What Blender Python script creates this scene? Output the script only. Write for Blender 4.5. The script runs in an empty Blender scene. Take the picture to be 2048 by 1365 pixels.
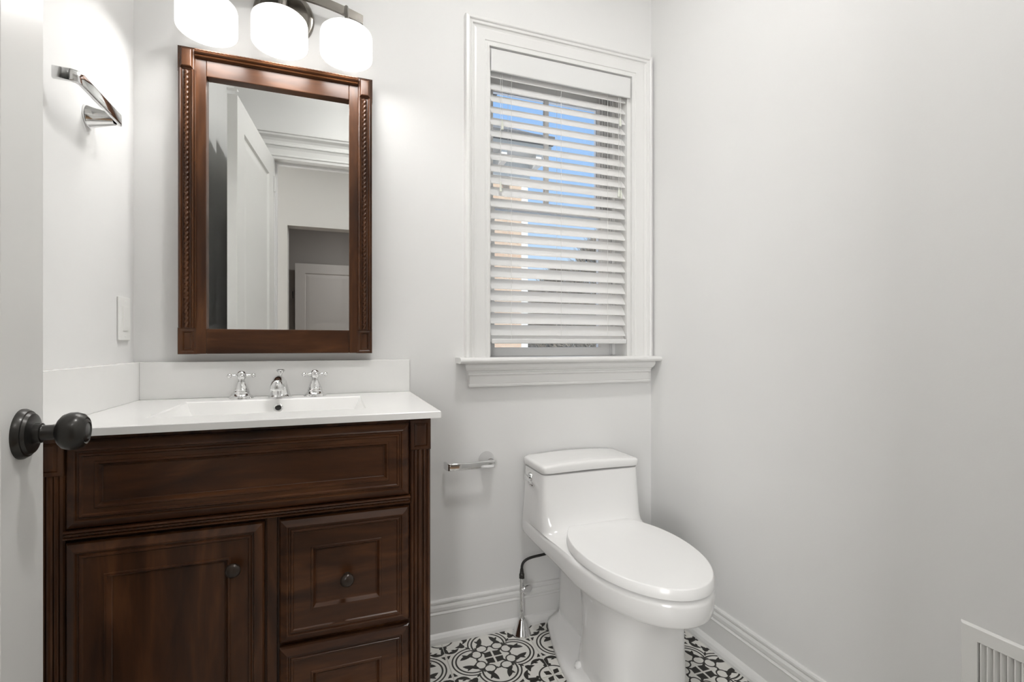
import bpy, bmesh, math, random
from mathutils import Vector, Matrix, Euler
random.seed(7)
R = math.radians
PI = math.pi

# ------------------------------------------------------------------ camera, world, sun, exposure
sc = bpy.context.scene
C = sc.collection
cam = bpy.data.objects.new('camera', bpy.data.cameras.new('camera'))
C.objects.link(cam)
sc.camera = cam
cam.location = (0, 0, 1.04)
cam.rotation_euler = (R(90), 0, R(-20.0))
cam.data.sensor_width = 36
cam.data.lens = 970 / 2048 * 36
cam.data.shift_y = 6.5 / 2048
cam.data.clip_start = 0.02

w = bpy.data.worlds.new('world')
sc.world = w
w.use_nodes = True
wn = w.node_tree
wn.nodes.clear()
wo = wn.nodes.new('ShaderNodeOutputWorld')
wb = wn.nodes.new('ShaderNodeBackground')
wt = wn.nodes.new('ShaderNodeTexCoord')
ws = wn.nodes.new('ShaderNodeSeparateXYZ')
wr = wn.nodes.new('ShaderNodeValToRGB')
wr.color_ramp.elements[0].position = 0.0
wr.color_ramp.elements[0].color = (0.74, 0.85, 0.95, 1)
wr.color_ramp.elements[1].position = 0.9
wr.color_ramp.elements[1].color = (0.18, 0.38, 0.82, 1)
e = wr.color_ramp.elements.new(0.3)
e.color = (0.36, 0.57, 0.92, 1)
wn.links.new(wt.outputs['Generated'], ws.inputs[0])
wn.links.new(ws.outputs['Z'], wr.inputs[0])
wn.links.new(wr.outputs[0], wb.inputs[0])
wb.inputs[1].default_value = 1.1
wn.links.new(wb.outputs[0], wo.inputs[0])

sun = bpy.data.objects.new('sun', bpy.data.lights.new('sun', 'SUN'))
C.objects.link(sun)
sun.data.energy = 5.5
sun.data.angle = R(0.6)
sun.data.color = (1.0, 0.96, 0.9)
sun.rotation_euler = (R(52), 0, R(-25))

fill_l = bpy.data.objects.new('hall_window_light', bpy.data.lights.new('hall_window_light', 'AREA'))
C.objects.link(fill_l)
fill_l.data.shape = 'RECTANGLE'
fill_l.data.size = 1.05
fill_l.data.size_y = 1.55
fill_l.data.energy = 50      # added fill light for the bathroom, set behind an added window frame
fill_l.location = (-1.22, -1.492, 1.38)
fill_l.rotation_euler = (R(90), 0, 0)
fill_l.rotation_euler = Vector((0, 1, 0)).to_track_quat('-Z', 'Z').to_euler()

sc.view_settings.view_transform = 'Standard'
sc.view_settings.look = 'None'
sc.view_settings.gamma = 1
sc.view_settings.use_curve_mapping = False
sc.view_settings.exposure = 0.12
SHADE_EMIT = 1.05
SHADE_BOTTOM = 26.0
BATH_FILL = 117.0
HALL_FILL = 58.0
BACK_FILL = 160.0

# ------------------------------------------------------------------ helpers
def link(o, parent=None):
    C.objects.link(o)
    if parent is not None:
        o.parent = parent
        o.matrix_parent_inverse = Matrix.Translation(-Vector(parent.location)) if False else Matrix.Identity(4)
    return o

def thing(name, label, cat, loc=(0, 0, 0), rot=(0, 0, 0), group=None):
    o = bpy.data.objects.new(name, None)
    o.empty_display_size = 0.02
    C.objects.link(o)
    o.location = loc
    o.rotation_euler = rot
    o['label'] = label
    o['category'] = cat
    if group: o['group'] = group
    return o

def obj(name, bm, mat, parent=None, smooth=False, label=None, kind=None, angle=None, recalc=True):
    """link a bmesh as ONE object; geometry is given in the parent's local frame"""
    if recalc:
        bmesh.ops.recalc_face_normals(bm, faces=bm.faces)
    me = bpy.data.meshes.new(name)
    bm.to_mesh(me)
    bm.free()
    for m in (mat if isinstance(mat, (list, tuple)) else [mat]):
        me.materials.append(m)
    o = bpy.data.objects.new(name, me)
    C.objects.link(o)
    if parent is not None:
        o.parent = parent
    if smooth:
        for p in me.polygons: p.use_smooth = True
        if angle:
            try:
                me.set_sharp_from_angle(angle=R(angle))
            except Exception:
                pass
    if label: o['label'] = label
    if kind: o['kind'] = kind
    return o

def tag(o, label, cat, group=None):
    o['label'] = label
    o['category'] = cat
    if group: o['group'] = group
    return o

def struct(name, bm, mat, parent=None, **k):
    return obj(name, bm, mat, parent, kind='structure' if parent is None else None, **k)

def add_box(bm, x0, x1, y0, y1, z0, z1, bev=0, seg=2, mi=0):
    vs = [bm.verts.new(p) for p in ((x0,y0,z0),(x1,y0,z0),(x1,y1,z0),(x0,y1,z0),(x0,y0,z1),(x1,y0,z1),(x1,y1,z1),(x0,y1,z1))]
    fs = [bm.faces.new([vs[i] for i in f]) for f in ((0,3,2,1),(4,5,6,7),(0,1,5,4),(1,2,6,5),(2,3,7,6),(3,0,4,7))]
    for f in fs: f.material_index = mi
    if bev:
        es = list({e for f in fs for e in f.edges})
        bmesh.ops.bevel(bm, geom=es, offset=bev, segments=seg, affect='EDGES', profile=0.5, clamp_overlap=True)
    return fs

def box(x0, x1, y0, y1, z0, z1, bev=0, seg=2):
    bm = bmesh.new()
    add_box(bm, x0, x1, y0, y1, z0, z1, bev, seg)
    return bm

def frame_of(axis):
    a = Vector(axis).normalized()
    t = Vector((0, 0, 1)) if abs(a.z) < 0.9 else Vector((1, 0, 0))
    u = a.cross(t).normalized()
    v = a.cross(u).normalized()
    return a, u, v

def add_lathe(bm, prof, origin=(0, 0, 0), axis=(0, 0, 1), n=32, caps=True):
    """prof: list of (r, h) along axis"""
    a, u, v = frame_of(axis)
    o = Vector(origin)
    rings = []
    for r, h in prof:
        if r < 1e-6:
            rings.append([bm.verts.new(o + a * h)])
        else:
            rings.append([bm.verts.new(o + a * h + (u * math.cos(2*PI*i/n) + v * math.sin(2*PI*i/n)) * r) for i in range(n)])
    for A, B in zip(rings, rings[1:]):
        if len(A) == 1 and len(B) == 1: continue
        for i in range(n):
            j = (i + 1) % n
            if len(A) == 1: bm.faces.new((A[0], B[j], B[i]))
            elif len(B) == 1: bm.faces.new((A[i], A[j], B[0]))
            else: bm.faces.new((A[i], A[j], B[j], B[i]))
    if caps and len(rings[0]) > 1: bm.faces.new(rings[0])
    if caps and len(rings[-1]) > 1: bm.faces.new(rings[-1])
    return bm

def lathe(prof, origin=(0, 0, 0), axis=(0, 0, 1), n=32, caps=True):
    return add_lathe(bmesh.new(), prof, origin, axis, n, caps)

def add_tube(bm, pts, r, n=12, caps=True):
    pts = [Vector(p) for p in pts]
    rs = r if isinstance(r, (list, tuple)) else [r] * len(pts)
    rings = []
    pu = None
    for i, p in enumerate(pts):
        t = (pts[min(i+1, len(pts)-1)] - pts[max(i-1, 0)]).normalized()
        if pu is None:
            a, u, v = frame_of(t)
        else:
            u = (pu - t * pu.dot(t)).normalized()
            v = t.cross(u).normalized()
        pu = u
        rings.append([bm.verts.new(p + (u * math.cos(2*PI*k/n) + v * math.sin(2*PI*k/n)) * rs[i]) for k in range(n)])
    for A, B in zip(rings, rings[1:]):
        for i in range(n):
            j = (i + 1) % n
            bm.faces.new((A[i], A[j], B[j], B[i]))
    if caps:
        bm.faces.new(rings[0]); bm.faces.new(rings[-1])
    return bm

def bez(p0, p1, p2, p3, n=12):
    out = []
    for i in range(n + 1):
        t = i / n
        out.append(tuple((1-t)**3*a + 3*(1-t)**2*t*b + 3*(1-t)*t*t*c + t**3*d for a, b, c, d in zip(p0, p1, p2, p3)))
    return out

def add_prism(bm, poly, mapf, a0, a1):
    """extrude a 2D polygon; mapf(u, v, a) -> 3D"""
    A = [bm.verts.new(mapf(u, v, a0)) for u, v in poly]
    B = [bm.verts.new(mapf(u, v, a1)) for u, v in poly]
    n = len(poly)
    for i in range(n):
        j = (i + 1) % n
        bm.faces.new((A[i], A[j], B[j], B[i]))
    bm.faces.new(A); bm.faces.new(B)
    return bm

def add_panel(bm, x0, x1, z0, z1, prof, yb, m=None):
    """concentric rectangles in the XZ plane facing -Y; prof: (inset, depth forward of yb)"""
    rings = []
    for ins, d in prof:
        if isinstance(ins, tuple): ix, iz = ins
        else: ix = iz = ins
        rings.append([bm.verts.new(p) for p in ((x0+ix, yb-d, z0+iz), (x1-ix, yb-d, z0+iz), (x1-ix, yb-d, z1-iz), (x0+ix, yb-d, z1-iz))])
    for A, B in zip(rings, rings[1:]):
        for i in range(4):
            j = (i + 1) % 4
            bm.faces.new((A[i], A[j], B[j], B[i]))
    bm.faces.new(rings[-1])
    bm.faces.new(rings[0])
    return bm

def add_casing(bm, x0, x1, z0, z1, prof, yb):
    """three sided mitred casing (left, head, right) facing -Y; prof (inset from outer, depth)"""
    rings = [[bm.verts.new(p) for p in ((x0+i, yb-d, z0), (x0+i, yb-d, z1-i), (x1-i, yb-d, z1-i), (x1-i, yb-d, z0))] for i, d in prof]
    for A, B in zip(rings, rings[1:]):
        for i in range(3):
            bm.faces.new((A[i], A[i+1], B[i+1], B[i]))
    bm.faces.new([r[0] for r in rings])
    bm.faces.new([r[3] for r in rings])
    return bm

def loft(rings, bm=None, cap0=True, cap1=True):
    bm = bm or bmesh.new()
    V = [[bm.verts.new(p) for p in r] for r in rings]
    n = len(V[0])
    for A, B in zip(V, V[1:]):
        for i in range(n):
            j = (i + 1) % n
            bm.faces.new((A[i], A[j], B[j], B[i]))
    if cap0: bm.faces.new(V[0])
    if cap1: bm.faces.new(V[-1])
    return bm

def copy_tree(o, parent=None):
    c = o.copy()
    C.objects.link(c)
    if parent is not None: c.parent = parent
    for ch in list(o.children):
        copy_tree(ch, c)
    return c

# ------------------------------------------------------------------ materials
def new_mat(name):
    m = bpy.data.materials.new(name)
    m.use_nodes = True
    return m, m.node_tree, m.node_tree.nodes['Principled BSDF']

def plain(name, col, rough=0.5, metal=0.0, coat=0.0, bump=0.0, bscale=40.0, var=0.0, vscale=3.0, spec=None):
    m, t, b = new_mat(name)
    b.inputs['Base Color'].default_value = (*col, 1)
    b.inputs['Roughness'].default_value = rough
    b.inputs['Metallic'].default_value = metal
    b.inputs['Coat Weight'].default_value = coat
    b.inputs['Coat Roughness'].default_value = 0.12
    if spec is not None: b.inputs['Specular IOR Level'].default_value = spec
    tc = t.nodes.new('ShaderNodeTexCoord')
    if bump:
        n = t.nodes.new('ShaderNodeTexNoise'); n.inputs['Scale'].default_value = bscale; n.inputs['Detail'].default_value = 4
        bp = t.nodes.new('ShaderNodeBump'); bp.inputs['Strength'].default_value = bump; bp.inputs['Distance'].default_value = 0.002
        t.links.new(tc.outputs['Object'], n.inputs['Vector']); t.links.new(n.outputs['Fac'], bp.inputs['Height']); t.links.new(bp.outputs[0], b.inputs['Normal'])
    n = t.nodes.new('ShaderNodeTexNoise'); n.inputs['Scale'].default_value = vscale
    r = t.nodes.new('ShaderNodeValToRGB')
    k = max(var, 0.01)
    r.color_ramp.elements[0].color = (*[c * (1 - k) for c in col], 1)
    r.color_ramp.elements[1].color = (*[min(1, c * (1 + k)) for c in col], 1)
    t.links.new(tc.outputs['Object'], n.inputs['Vector']); t.links.new(n.outputs['Fac'], r.inputs[0]); t.links.new(r.outputs[0], b.inputs['Base Color'])
    return m

def wood(name, horiz=False, dark=(0.032, 0.0112, 0.0042), mid=(0.064, 0.0235, 0.0084), light=(0.125, 0.0490, 0.0185), seed=0.0, rough=0.34):
    m, t, b = new_mat(name)
    tc = t.nodes.new('ShaderNodeTexCoord'); mp = t.nodes.new('ShaderNodeMapping')
    mp.inputs['Scale'].default_value = (2.2, 14, 14) if horiz else (14, 14, 2.2)
    mp.inputs['Location'].default_value = (seed, seed * 1.7, seed * 0.6)
    n = t.nodes.new('ShaderNodeTexNoise'); n.inputs['Scale'].default_value = 1.4; n.inputs['Detail'].default_value = 6; n.inputs['Distortion'].default_value = 0.9
    n2 = t.nodes.new('ShaderNodeTexNoise'); n2.inputs['Scale'].default_value = 7.0; n2.inputs['Detail'].default_value = 8
    mx = t.nodes.new('ShaderNodeMath'); mx.operation = 'MULTIPLY_ADD'; mx.inputs[1].default_value = 0.22
    r = t.nodes.new('ShaderNodeValToRGB')
    r.color_ramp.elements[0].position = 0.42; r.color_ramp.elements[0].color = (*dark, 1)
    r.color_ramp.elements[1].position = 0.86; r.color_ramp.elements[1].color = (*light, 1)
    e = r.color_ramp.elements.new(0.62); e.color = (*mid, 1)
    L = t.links.new
    L(tc.outputs['Object'], mp.inputs['Vector']); L(mp.outputs[0], n.inputs['Vector']); L(mp.outputs[0], n2.inputs['Vector'])
    L(n2.outputs['Fac'], mx.inputs[0]); L(n.outputs['Fac'], mx.inputs[2]); L(mx.outputs[0], r.inputs[0]); L(r.outputs[0], b.inputs['Base Color'])
    b.inputs['Roughness'].default_value = rough
    b.inputs['Coat Weight'].default_value = 0.12
    b.inputs['Coat Roughness'].default_value = 0.2
    b.inputs['Specular IOR Level'].default_value = 0.3
    bp = t.nodes.new('ShaderNodeBump'); bp.inputs['Strength'].default_value = 0.06; bp.inputs['Distance'].default_value = 0.001
    L(n2.outputs['Fac'], bp.inputs['Height']); L(bp.outputs[0], b.inputs['Normal'])
    return m

M = {}
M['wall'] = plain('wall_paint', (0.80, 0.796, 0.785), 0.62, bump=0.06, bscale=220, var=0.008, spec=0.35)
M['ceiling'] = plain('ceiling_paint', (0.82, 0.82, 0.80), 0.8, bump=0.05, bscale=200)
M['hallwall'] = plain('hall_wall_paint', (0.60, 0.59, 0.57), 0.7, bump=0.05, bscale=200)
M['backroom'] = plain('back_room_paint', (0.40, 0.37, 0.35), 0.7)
M['trim'] = plain('trim_enamel', (0.79, 0.785, 0.77), 0.32, bump=0.03, bscale=60, var=0.01)
M['door'] = plain('door_enamel', (0.76, 0.755, 0.735), 0.36, bump=0.03, bscale=60, var=0.01)
M['porcelain'] = plain('porcelain', (0.86, 0.855, 0.845), 0.12, coat=0.6, var=0.005)
M['seat'] = plain('seat_plastic', (0.90, 0.895, 0.885), 0.22, coat=0.2, var=0.004)
M['quartz'] = plain('white_quartz', (0.86, 0.855, 0.84), 0.16, coat=0.3, var=0.012, vscale=30)
M['chrome'] = plain('chrome', (0.76, 0.76, 0.76), 0.06, metal=1.0)
M['nickel'] = plain('brushed_nickel', (0.28, 0.26, 0.235), 0.3, metal=1.0, bump=0.1, bscale=300)
M['bronze'] = plain('oil_rubbed_bronze', (0.035, 0.033, 0.030), 0.34, metal=0.6, coat=0.15, bump=0.05, bscale=80, var=0.2)
M['knobwood'] = plain('dark_bronze_knob', (0.030, 0.018, 0.012), 0.32, metal=0.35, coat=0.3, var=0.2)
M['dark'] = plain('dark_hole', (0.012, 0.011, 0.010), 0.7)
M['hose'] = plain('black_braid', (0.02, 0.019, 0.018), 0.35, metal=0.3, bump=0.6, bscale=600)
M['blind'] = plain('blind_vinyl', (0.74, 0.74, 0.73), 0.4, var=0.006)
_b = M['blind'].node_tree.nodes['Principled BSDF']
M['plastic'] = plain('white_plastic', (0.84, 0.835, 0.81), 0.35)
M['tassel'] = plain('tassel_plastic', (0.72, 0.74, 0.66), 0.5)
M['cord'] = plain('blind_cord', (0.80, 0.80, 0.78), 0.8)
M['vinyl'] = plain('window_vinyl', (0.93, 0.93, 0.92), 0.4)
M['grout'] = plain('white_grout', (0.62, 0.61, 0.58), 0.8, bump=0.3, bscale=300)
M['wood_v'] = wood('cherry_vertical', False)
M['wood_h'] = wood('cherry_horizontal', True, seed=3.1)
M['wood_p'] = wood('cherry_panel', True, seed=7.7)
M['hallfloor'] = wood('oak_floor', True, (0.14, 0.09, 0.05), (0.22, 0.14, 0.08), (0.3, 0.2, 0.12), 2.0)
M['shingle'] = plain('roof_shingle', (0.16, 0.155, 0.15), 0.9, bump=0.8, bscale=40, var=0.35, vscale=20)
M['ground'] = plain('bounce_ground', (0.80, 0.79, 0.76), 0.95, var=0.3, vscale=2)  # ground made pale as an added reflector, bouncing sunlight onto the blind slats
M['bark'] = plain('bark', (0.16, 0.14, 0.12), 0.9, var=0.3, vscale=20)
M['soffit'] = plain('soffit_paint', (0.58, 0.56, 0.53), 0.7)

def mat_mirror():
    m, t, b = new_mat('mirror_silver')
    b.inputs['Metallic'].default_value = 1; b.inputs['Roughness'].default_value = 0.0
    n = t.nodes.new('ShaderNodeTexNoise'); n.inputs['Scale'].default_value = 2
    r = t.nodes.new('ShaderNodeValToRGB'); r.color_ramp.elements[0].color = (0.86, 0.875, 0.865, 1); r.color_ramp.elements[1].color = (0.875, 0.885, 0.875, 1)
    t.links.new(n.outputs[0], r.inputs[0]); t.links.new(r.outputs[0], b.inputs['Base Color'])
    return m
M['mirror'] = mat_mirror()

def mat_glass():
    m = bpy.data.materials.new('window_glass'); m.use_nodes = True
    t = m.node_tree; t.nodes.clear()
    o = t.nodes.new('ShaderNodeOutputMaterial'); mx = t.nodes.new('ShaderNodeMixShader'); tr = t.nodes.new('ShaderNodeBsdfTransparent'); g = t.nodes.new('ShaderNodeBsdfGlossy')
    fr = t.nodes.new('ShaderNodeFresnel'); fr.inputs[0].default_value = 1.45
    g.inputs['Roughness'].default_value = 0.0; tr.inputs[0].default_value = (0.97, 0.985, 0.98, 1)
    t.links.new(fr.outputs[0], mx.inputs[0]); t.links.new(tr.outputs[0], mx.inputs[1]); t.links.new(g.outputs[0], mx.inputs[2]); t.links.new(mx.outputs[0], o.inputs[0])
    return m
M['glass'] = mat_glass()

def mat_shade():
    m, t, b = new_mat('opal_glass_lit')
    b.inputs['Base Color'].default_value = (0.9, 0.9, 0.88, 1)
    b.inputs['Roughness'].default_value = 0.25
    b.inputs['Emission Color'].default_value = (1.0, 0.99, 0.97, 1)
    b.inputs['Emission Strength'].default_value = SHADE_EMIT
    return m
M['shade'] = mat_shade()
M['shade_bottom'] = mat_shade()
M['shade_bottom'].node_tree.nodes['Principled BSDF'].inputs['Emission Strength'].default_value = SHADE_BOTTOM

def mat_translucent_blind():
    m, t, b = new_mat('blind_slat_vinyl')
    b.inputs['Base Color'].default_value = (0.96, 0.96, 0.955, 1); b.inputs['Roughness'].default_value = 0.35
    out = t.nodes['Material Output']
    tl = t.nodes.new('ShaderNodeBsdfTranslucent'); tl.inputs[0].default_value = (0.99, 0.985, 0.975, 1)
    n = t.nodes.new('ShaderNodeTexNoise'); n.inputs['Scale'].default_value = 1.5
    r = t.nodes.new('ShaderNodeMapRange'); r.inputs[3].default_value = 0.50; r.inputs[4].default_value = 0.54
    mx = t.nodes.new('ShaderNodeMixShader')
    t.links.new(n.outputs['Fac'], r.inputs[0]); t.links.new(r.outputs[0], mx.inputs[0]); t.links.new(b.outputs[0], mx.inputs[1]); t.links.new(tl.outputs[0], mx.inputs[2]); t.links.new(mx.outputs[0], out.inputs[0])
    return m
M['slat'] = mat_translucent_blind()

def mat_brick():
    m, t, b = new_mat('tan_brick')
    tc = t.nodes.new('ShaderNodeTexCoord'); mp = t.nodes.new('ShaderNodeMapping'); mp.inputs['Rotation'].default_value = (R(90), 0, 0)
    br = t.nodes.new('ShaderNodeTexBrick'); br.inputs['Scale'].default_value = 4.5
    br.inputs['Color1'].default_value = (0.44, 0.31, 0.225, 1); br.inputs['Color2'].default_value = (0.48, 0.36, 0.265, 1); br.inputs['Mortar'].default_value = (0.42, 0.365, 0.30, 1)
    br.inputs['Mortar Size'].default_value = 0.012
    t.links.new(tc.outputs['Object'], mp.inputs[0]); t.links.new(mp.outputs[0], br.inputs[0]); t.links.new(br.outputs[0], b.inputs['Base Color'])
    b.inputs['Roughness'].default_value = 0.9
    return m
M['brick'] = mat_brick()

def mat_twigs():
    m, t, b = new_mat('winter_twigs')
    b.inputs['Roughness'].default_value = 0.95
    n = t.nodes.new('ShaderNodeTexNoise'); n.inputs['Scale'].default_value = 9
    r = t.nodes.new('ShaderNodeValToRGB'); r.color_ramp.elements[0].color = (0.16, 0.14, 0.115, 1); r.color_ramp.elements[1].color = (0.36, 0.32, 0.27, 1)
    tc = t.nodes.new('ShaderNodeTexCoord')
    t.links.new(tc.outputs['Object'], n.inputs[0]); t.links.new(n.outputs[0], r.inputs[0]); t.links.new(r.outputs[0], b.inputs['Base Color'])
    return m
M['twigs'] = mat_twigs()

# ---- encaustic tile print: everything is an expression over the tile's own coordinates
class X:
    T = None
    def __init__(s, sock): s.s = sock
    @staticmethod
    def op(o, *a, clamp=False):
        n = X.T.nodes.new('ShaderNodeMath'); n.operation = o; n.use_clamp = clamp
        for i, v in enumerate(a):
            if isinstance(v, X): X.T.links.new(v.s, n.inputs[i])
            else: n.inputs[i].default_value = v
        return X(n.outputs[0])
    def __add__(s, o): return X.op('ADD', s, o)
    def __radd__(s, o): return X.op('ADD', o, s)
    def __sub__(s, o): return X.op('SUBTRACT', s, o)
    def __rsub__(s, o): return X.op('SUBTRACT', o, s)
    def __mul__(s, o): return X.op('MULTIPLY', s, o)
    def __rmul__(s, o): return X.op('MULTIPLY', o, s)
    def abs(s): return X.op('ABSOLUTE', s)
def xmax(a, b): return X.op('MAXIMUM', a, b)
def xmin(a, b): return X.op('MINIMUM', a, b)
def xlen(a, b): return X.op('SQRT', a * a + b * b)

def mat_tile():
    m, t, b = new_mat('encaustic_tile_print')
    X.T = t
    tc = t.nodes.new('ShaderNodeTexCoord'); sp = t.nodes.new('ShaderNodeSeparateXYZ')
    t.links.new(tc.outputs['Object'], sp.inputs[0])
    x = X(sp.outputs['X']) * (1 / 0.15); y = X(sp.outputs['Y']) * (1 / 0.15)
    ax, ay = x.abs(), y.abs()
    a = xmax(ax, ay); bb = xmin(ax, ay)
    W = 0.0165
    def ring(cx, cy, r, w=W): return w - (xlen(a - cx, bb - cy) - r).abs()
    def disc(cx, cy, r): return r - xlen(a - cx, bb - cy)
    def lens(p, q, h, bend=0.0):
        mx_, my_ = (p[0]+q[0])/2, (p[1]+q[1])/2
        dx, dy = q[0]-p[0], q[1]-p[1]; l = math.hypot(dx, dy)/2; dx /= 2*l; dy /= 2*l
        u = ((a - mx_) * dx + (bb - my_) * dy) * (1 / l)
        v = (bb - my_) * dx - (a - mx_) * dy
        pr = 1 - u * u
        if bend: v = v - pr * bend
        return pr * h - v.abs()
    S = []
    # double ring of each lobe; folding at the diagonal joins neighbours
    S.append(ring(0.47, 0.0, 0.455, 0.017))
    outer = S[-1]
    inner = ring(0.47, 0.0, 0.375, 0.019)
    S[-1] = xmin(S[-1], a - 0.43)
    S.append(xmin(inner, a - 0.35))
    # small rings carrying the leaves
    e = X.op('SQRT', (a - 0.345) * (a - 0.345) * 1.25 + (bb - 0.185) * (bb - 0.185))
    S.append(0.017 - (e - 0.125).abs())
    S.append(xmin(0.05 - bb, 0.014 - (a - 0.385).abs()))
    S.append(lens((0.40, -0.01), (0.33, 0.075), 0.02))
    S.append(disc(0.345, 0.335, 0.022))
    S.append(lens((0.34, 0.34), (0.44, 0.315), 0.014))
    # leaf
    S.append(lens((0.44, 0.20), (0.74, 0.105), 0.058, 0.018))
    S.append(lens((0.50, 0.17), (0.665, 0.275), 0.034, -0.015))
    S.append(lens((0.405, 0.295), (0.60, 0.15), 0.050, -0.018))
    S.append(lens((0.44, 0.105), (0.54, 0.185), 0.024, 0.02))
    # centre diamond and its stem
    dm = xmin(xmin(a - 0.022, bb - 0.022), 0.012 + 0.165 - a * 0.86 - bb * 0.14)
    S.append(dm)
    S.append(xmin(xmin(a - 0.12, 0.35 - a), 0.052 - (a - bb) - (a - 0.15) * 0.26))
    # chevron in the notch between lobes
    S.append(xmin(xmin(a - 0.43, 0.52 - a), 0.03 - (a - bb)))
    # scroll along the joint
    S.append(lens((0.66, 0.55), (0.97, 0.44), 0.048, -0.045))
    S.append(lens((0.90, 0.40), (0.965, 0.70), 0.050, -0.045))
    S.append(disc(0.945, 0.66, 0.035))
    S.append(lens((0.74, 0.50), (0.85, 0.53), 0.022))
    S.append(xmin(xmin(0.975 - a, bb - 0.245), (a - 0.955) + (bb - 0.245) * 0.6 - 0.0) )
    S[-1] = xmin(S[-1], 0.355 - bb)
    # little leaf on the diagonal
    S.append(lens((0.53, 0.53), (0.67, 0.63), 0.05))
    S.append(lens((0.56, 0.56), (0.74, 0.585), 0.035, 0.01))
    # medallion shared by four tiles
    ca, cb = 1 - a, 1 - bb
    S.append(0.017 - (xlen(ca, cb) - 0.30).abs())
    mn, mxx = xmin(ca, cb), xmax(ca, cb)
    S.append(xmin(mn * 1.2 - mxx * 0.25 - 0.02, 0.145 - mxx + mn * 0.12))
    tot = S[0]
    for q in S[1:]: tot = xmax(tot, q)
    fac = X.op('MULTIPLY_ADD', tot, 1 / 0.008, 0.5, clamp=True)
    n = t.nodes.new('ShaderNodeTexNoise'); n.inputs['Scale'].default_value = 60; n.inputs['Detail'].default_value = 5
    r = t.nodes.new('ShaderNodeValToRGB'); r.color_ramp.elements[0].color = (0.70, 0.685, 0.645, 1); r.color_ramp.elements[1].color = (0.78, 0.765, 0.725, 1)
    mix = t.nodes.new('ShaderNodeMix'); mix.data_type = 'RGBA'
    t.links.new(tc.outputs['Object'], n.inputs[0]); t.links.new(n.outputs[0], r.inputs[0])
    t.links.new(fac.s, mix.inputs[0]); t.links.new(r.outputs[0], mix.inputs[6]); mix.inputs[7].default_value = (0.016, 0.014, 0.011, 1)
    t.links.new(mix.outputs[2], b.inputs['Base Color'])
    b.inputs['Roughness'].default_value = 0.5
    return m
M['tile'] = mat_tile()

# ------------------------------------------------------------------ dimensions
XL, XR, YB, YF, HC = -0.548, 1.227, 1.69, 0.13, 2.74
HY = 0.01            # hall face of the front wall

# ------------------------------------------------------------------ room shell
fl = struct('floor', box(XL-0.1, XR+0.1, HY, YB+0.1, -0.06, -0.0025), M['grout'])
ti = 0
for i in range(-4, 3):
    for j in range(-5, 1):
        cx, cy = 0.495 + 0.3*i, 1.538 + 0.3*j
        g = 0.0013
        x0, x1, y0, y1 = max(cx-0.15+g, XL), min(cx+0.15-g, XR), max(cy-0.15+g, YF-0.02), min(cy+0.15-g, YB)
        if x1 - x0 < 0.01 or y1 - y0 < 0.01: continue
        bm = box(x0-cx, x1-cx, y0-cy, y1-cy, -0.0075, 0.0, 0.0006, 1)
        o = obj('tile', bm, M['tile'], fl)
        o.location = (cx, cy, 0)
struct('ceiling', box(XL-0.1, XR+0.1, HY, YB+0.15, HC, HC+0.1), M['ceiling'])
struct('wall_left', box(XL-0.12, XL, HY, YB+0.15, -0.06, HC), M['wall'])
struct('wall_right', box(XR, XR+0.12, HY, YB+0.15, -0.06, HC), M['wall'])
# back wall with the window opening
WX0, WX1, WZ0, WZ1 = 0.522, 1.118, 0.992, 2.115
bm = bmesh.new()
add_box(bm, XL-0.05, WX0, YB, YB+0.2, -0.06, HC)
add_box(bm, WX1, XR+0.05, YB, YB+0.2, -0.06, HC)
add_box(bm, WX0, WX1, YB, YB+0.2, -0.06, WZ0-0.02)
add_box(bm, WX0, WX1, YB, YB+0.2, WZ1, HC)
struct('wall_back', bm, M['wall'])
# front wall with the doorway
DX0, DX1, DZ = -0.345, 0.425, 2.145
bm = bmesh.new()
add_box(bm, XL-0.12, DX0-0.015, HY, YF, -0.06, HC)
add_box(bm, DX1+0.015, XR+0.12, HY, YF, -0.06, HC)
add_box(bm, DX0-0.015, DX1+0.015, HY, YF, DZ+0.015, HC)
struct('wall_front', bm, M['wall'])

# baseboards (main board with moulded top and shoe)
BBP = [(0, 0), (0.030, 0), (0.030, 0.010), (0.027, 0.020), (0.020, 0.028), (0.0145, 0.032), (0.0145, 0.095), (0.0165, 0.098), (0.0145, 0.101),
       (0.010, 0.103), (0.0125, 0.108), (0.0125, 0.118), (0.0095, 0.125), (0.006, 0.127), (0.006, 0.1295), (0.0095, 0.131), (0.0095, 0.137), (0.007, 0.141), (0, 0.142)]
def baseboard_x(name, x0, x1, yw, s):
    struct(name, add_prism(bmesh.new(), BBP, lambda u, v, a: (a, yw - s*u, v), x0, x1), M['trim'])
def baseboard_y(name, y0, y1, xw, s):
    struct(name, add_prism(bmesh.new(), BBP, lambda u, v, a: (xw - s*u, a, v), y0, y1), M['trim'])
baseboard_x('baseboard_back', 0.2, XR, YB, 1)
baseboard_y('baseboard_right', YF, YB-0.0005, XR, 1)
baseboard_y('baseboard_left', YF, 1.17, XL, -1)
baseboard_x('baseboard_front', DX1+0.10, XR, YF, -1)

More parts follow.
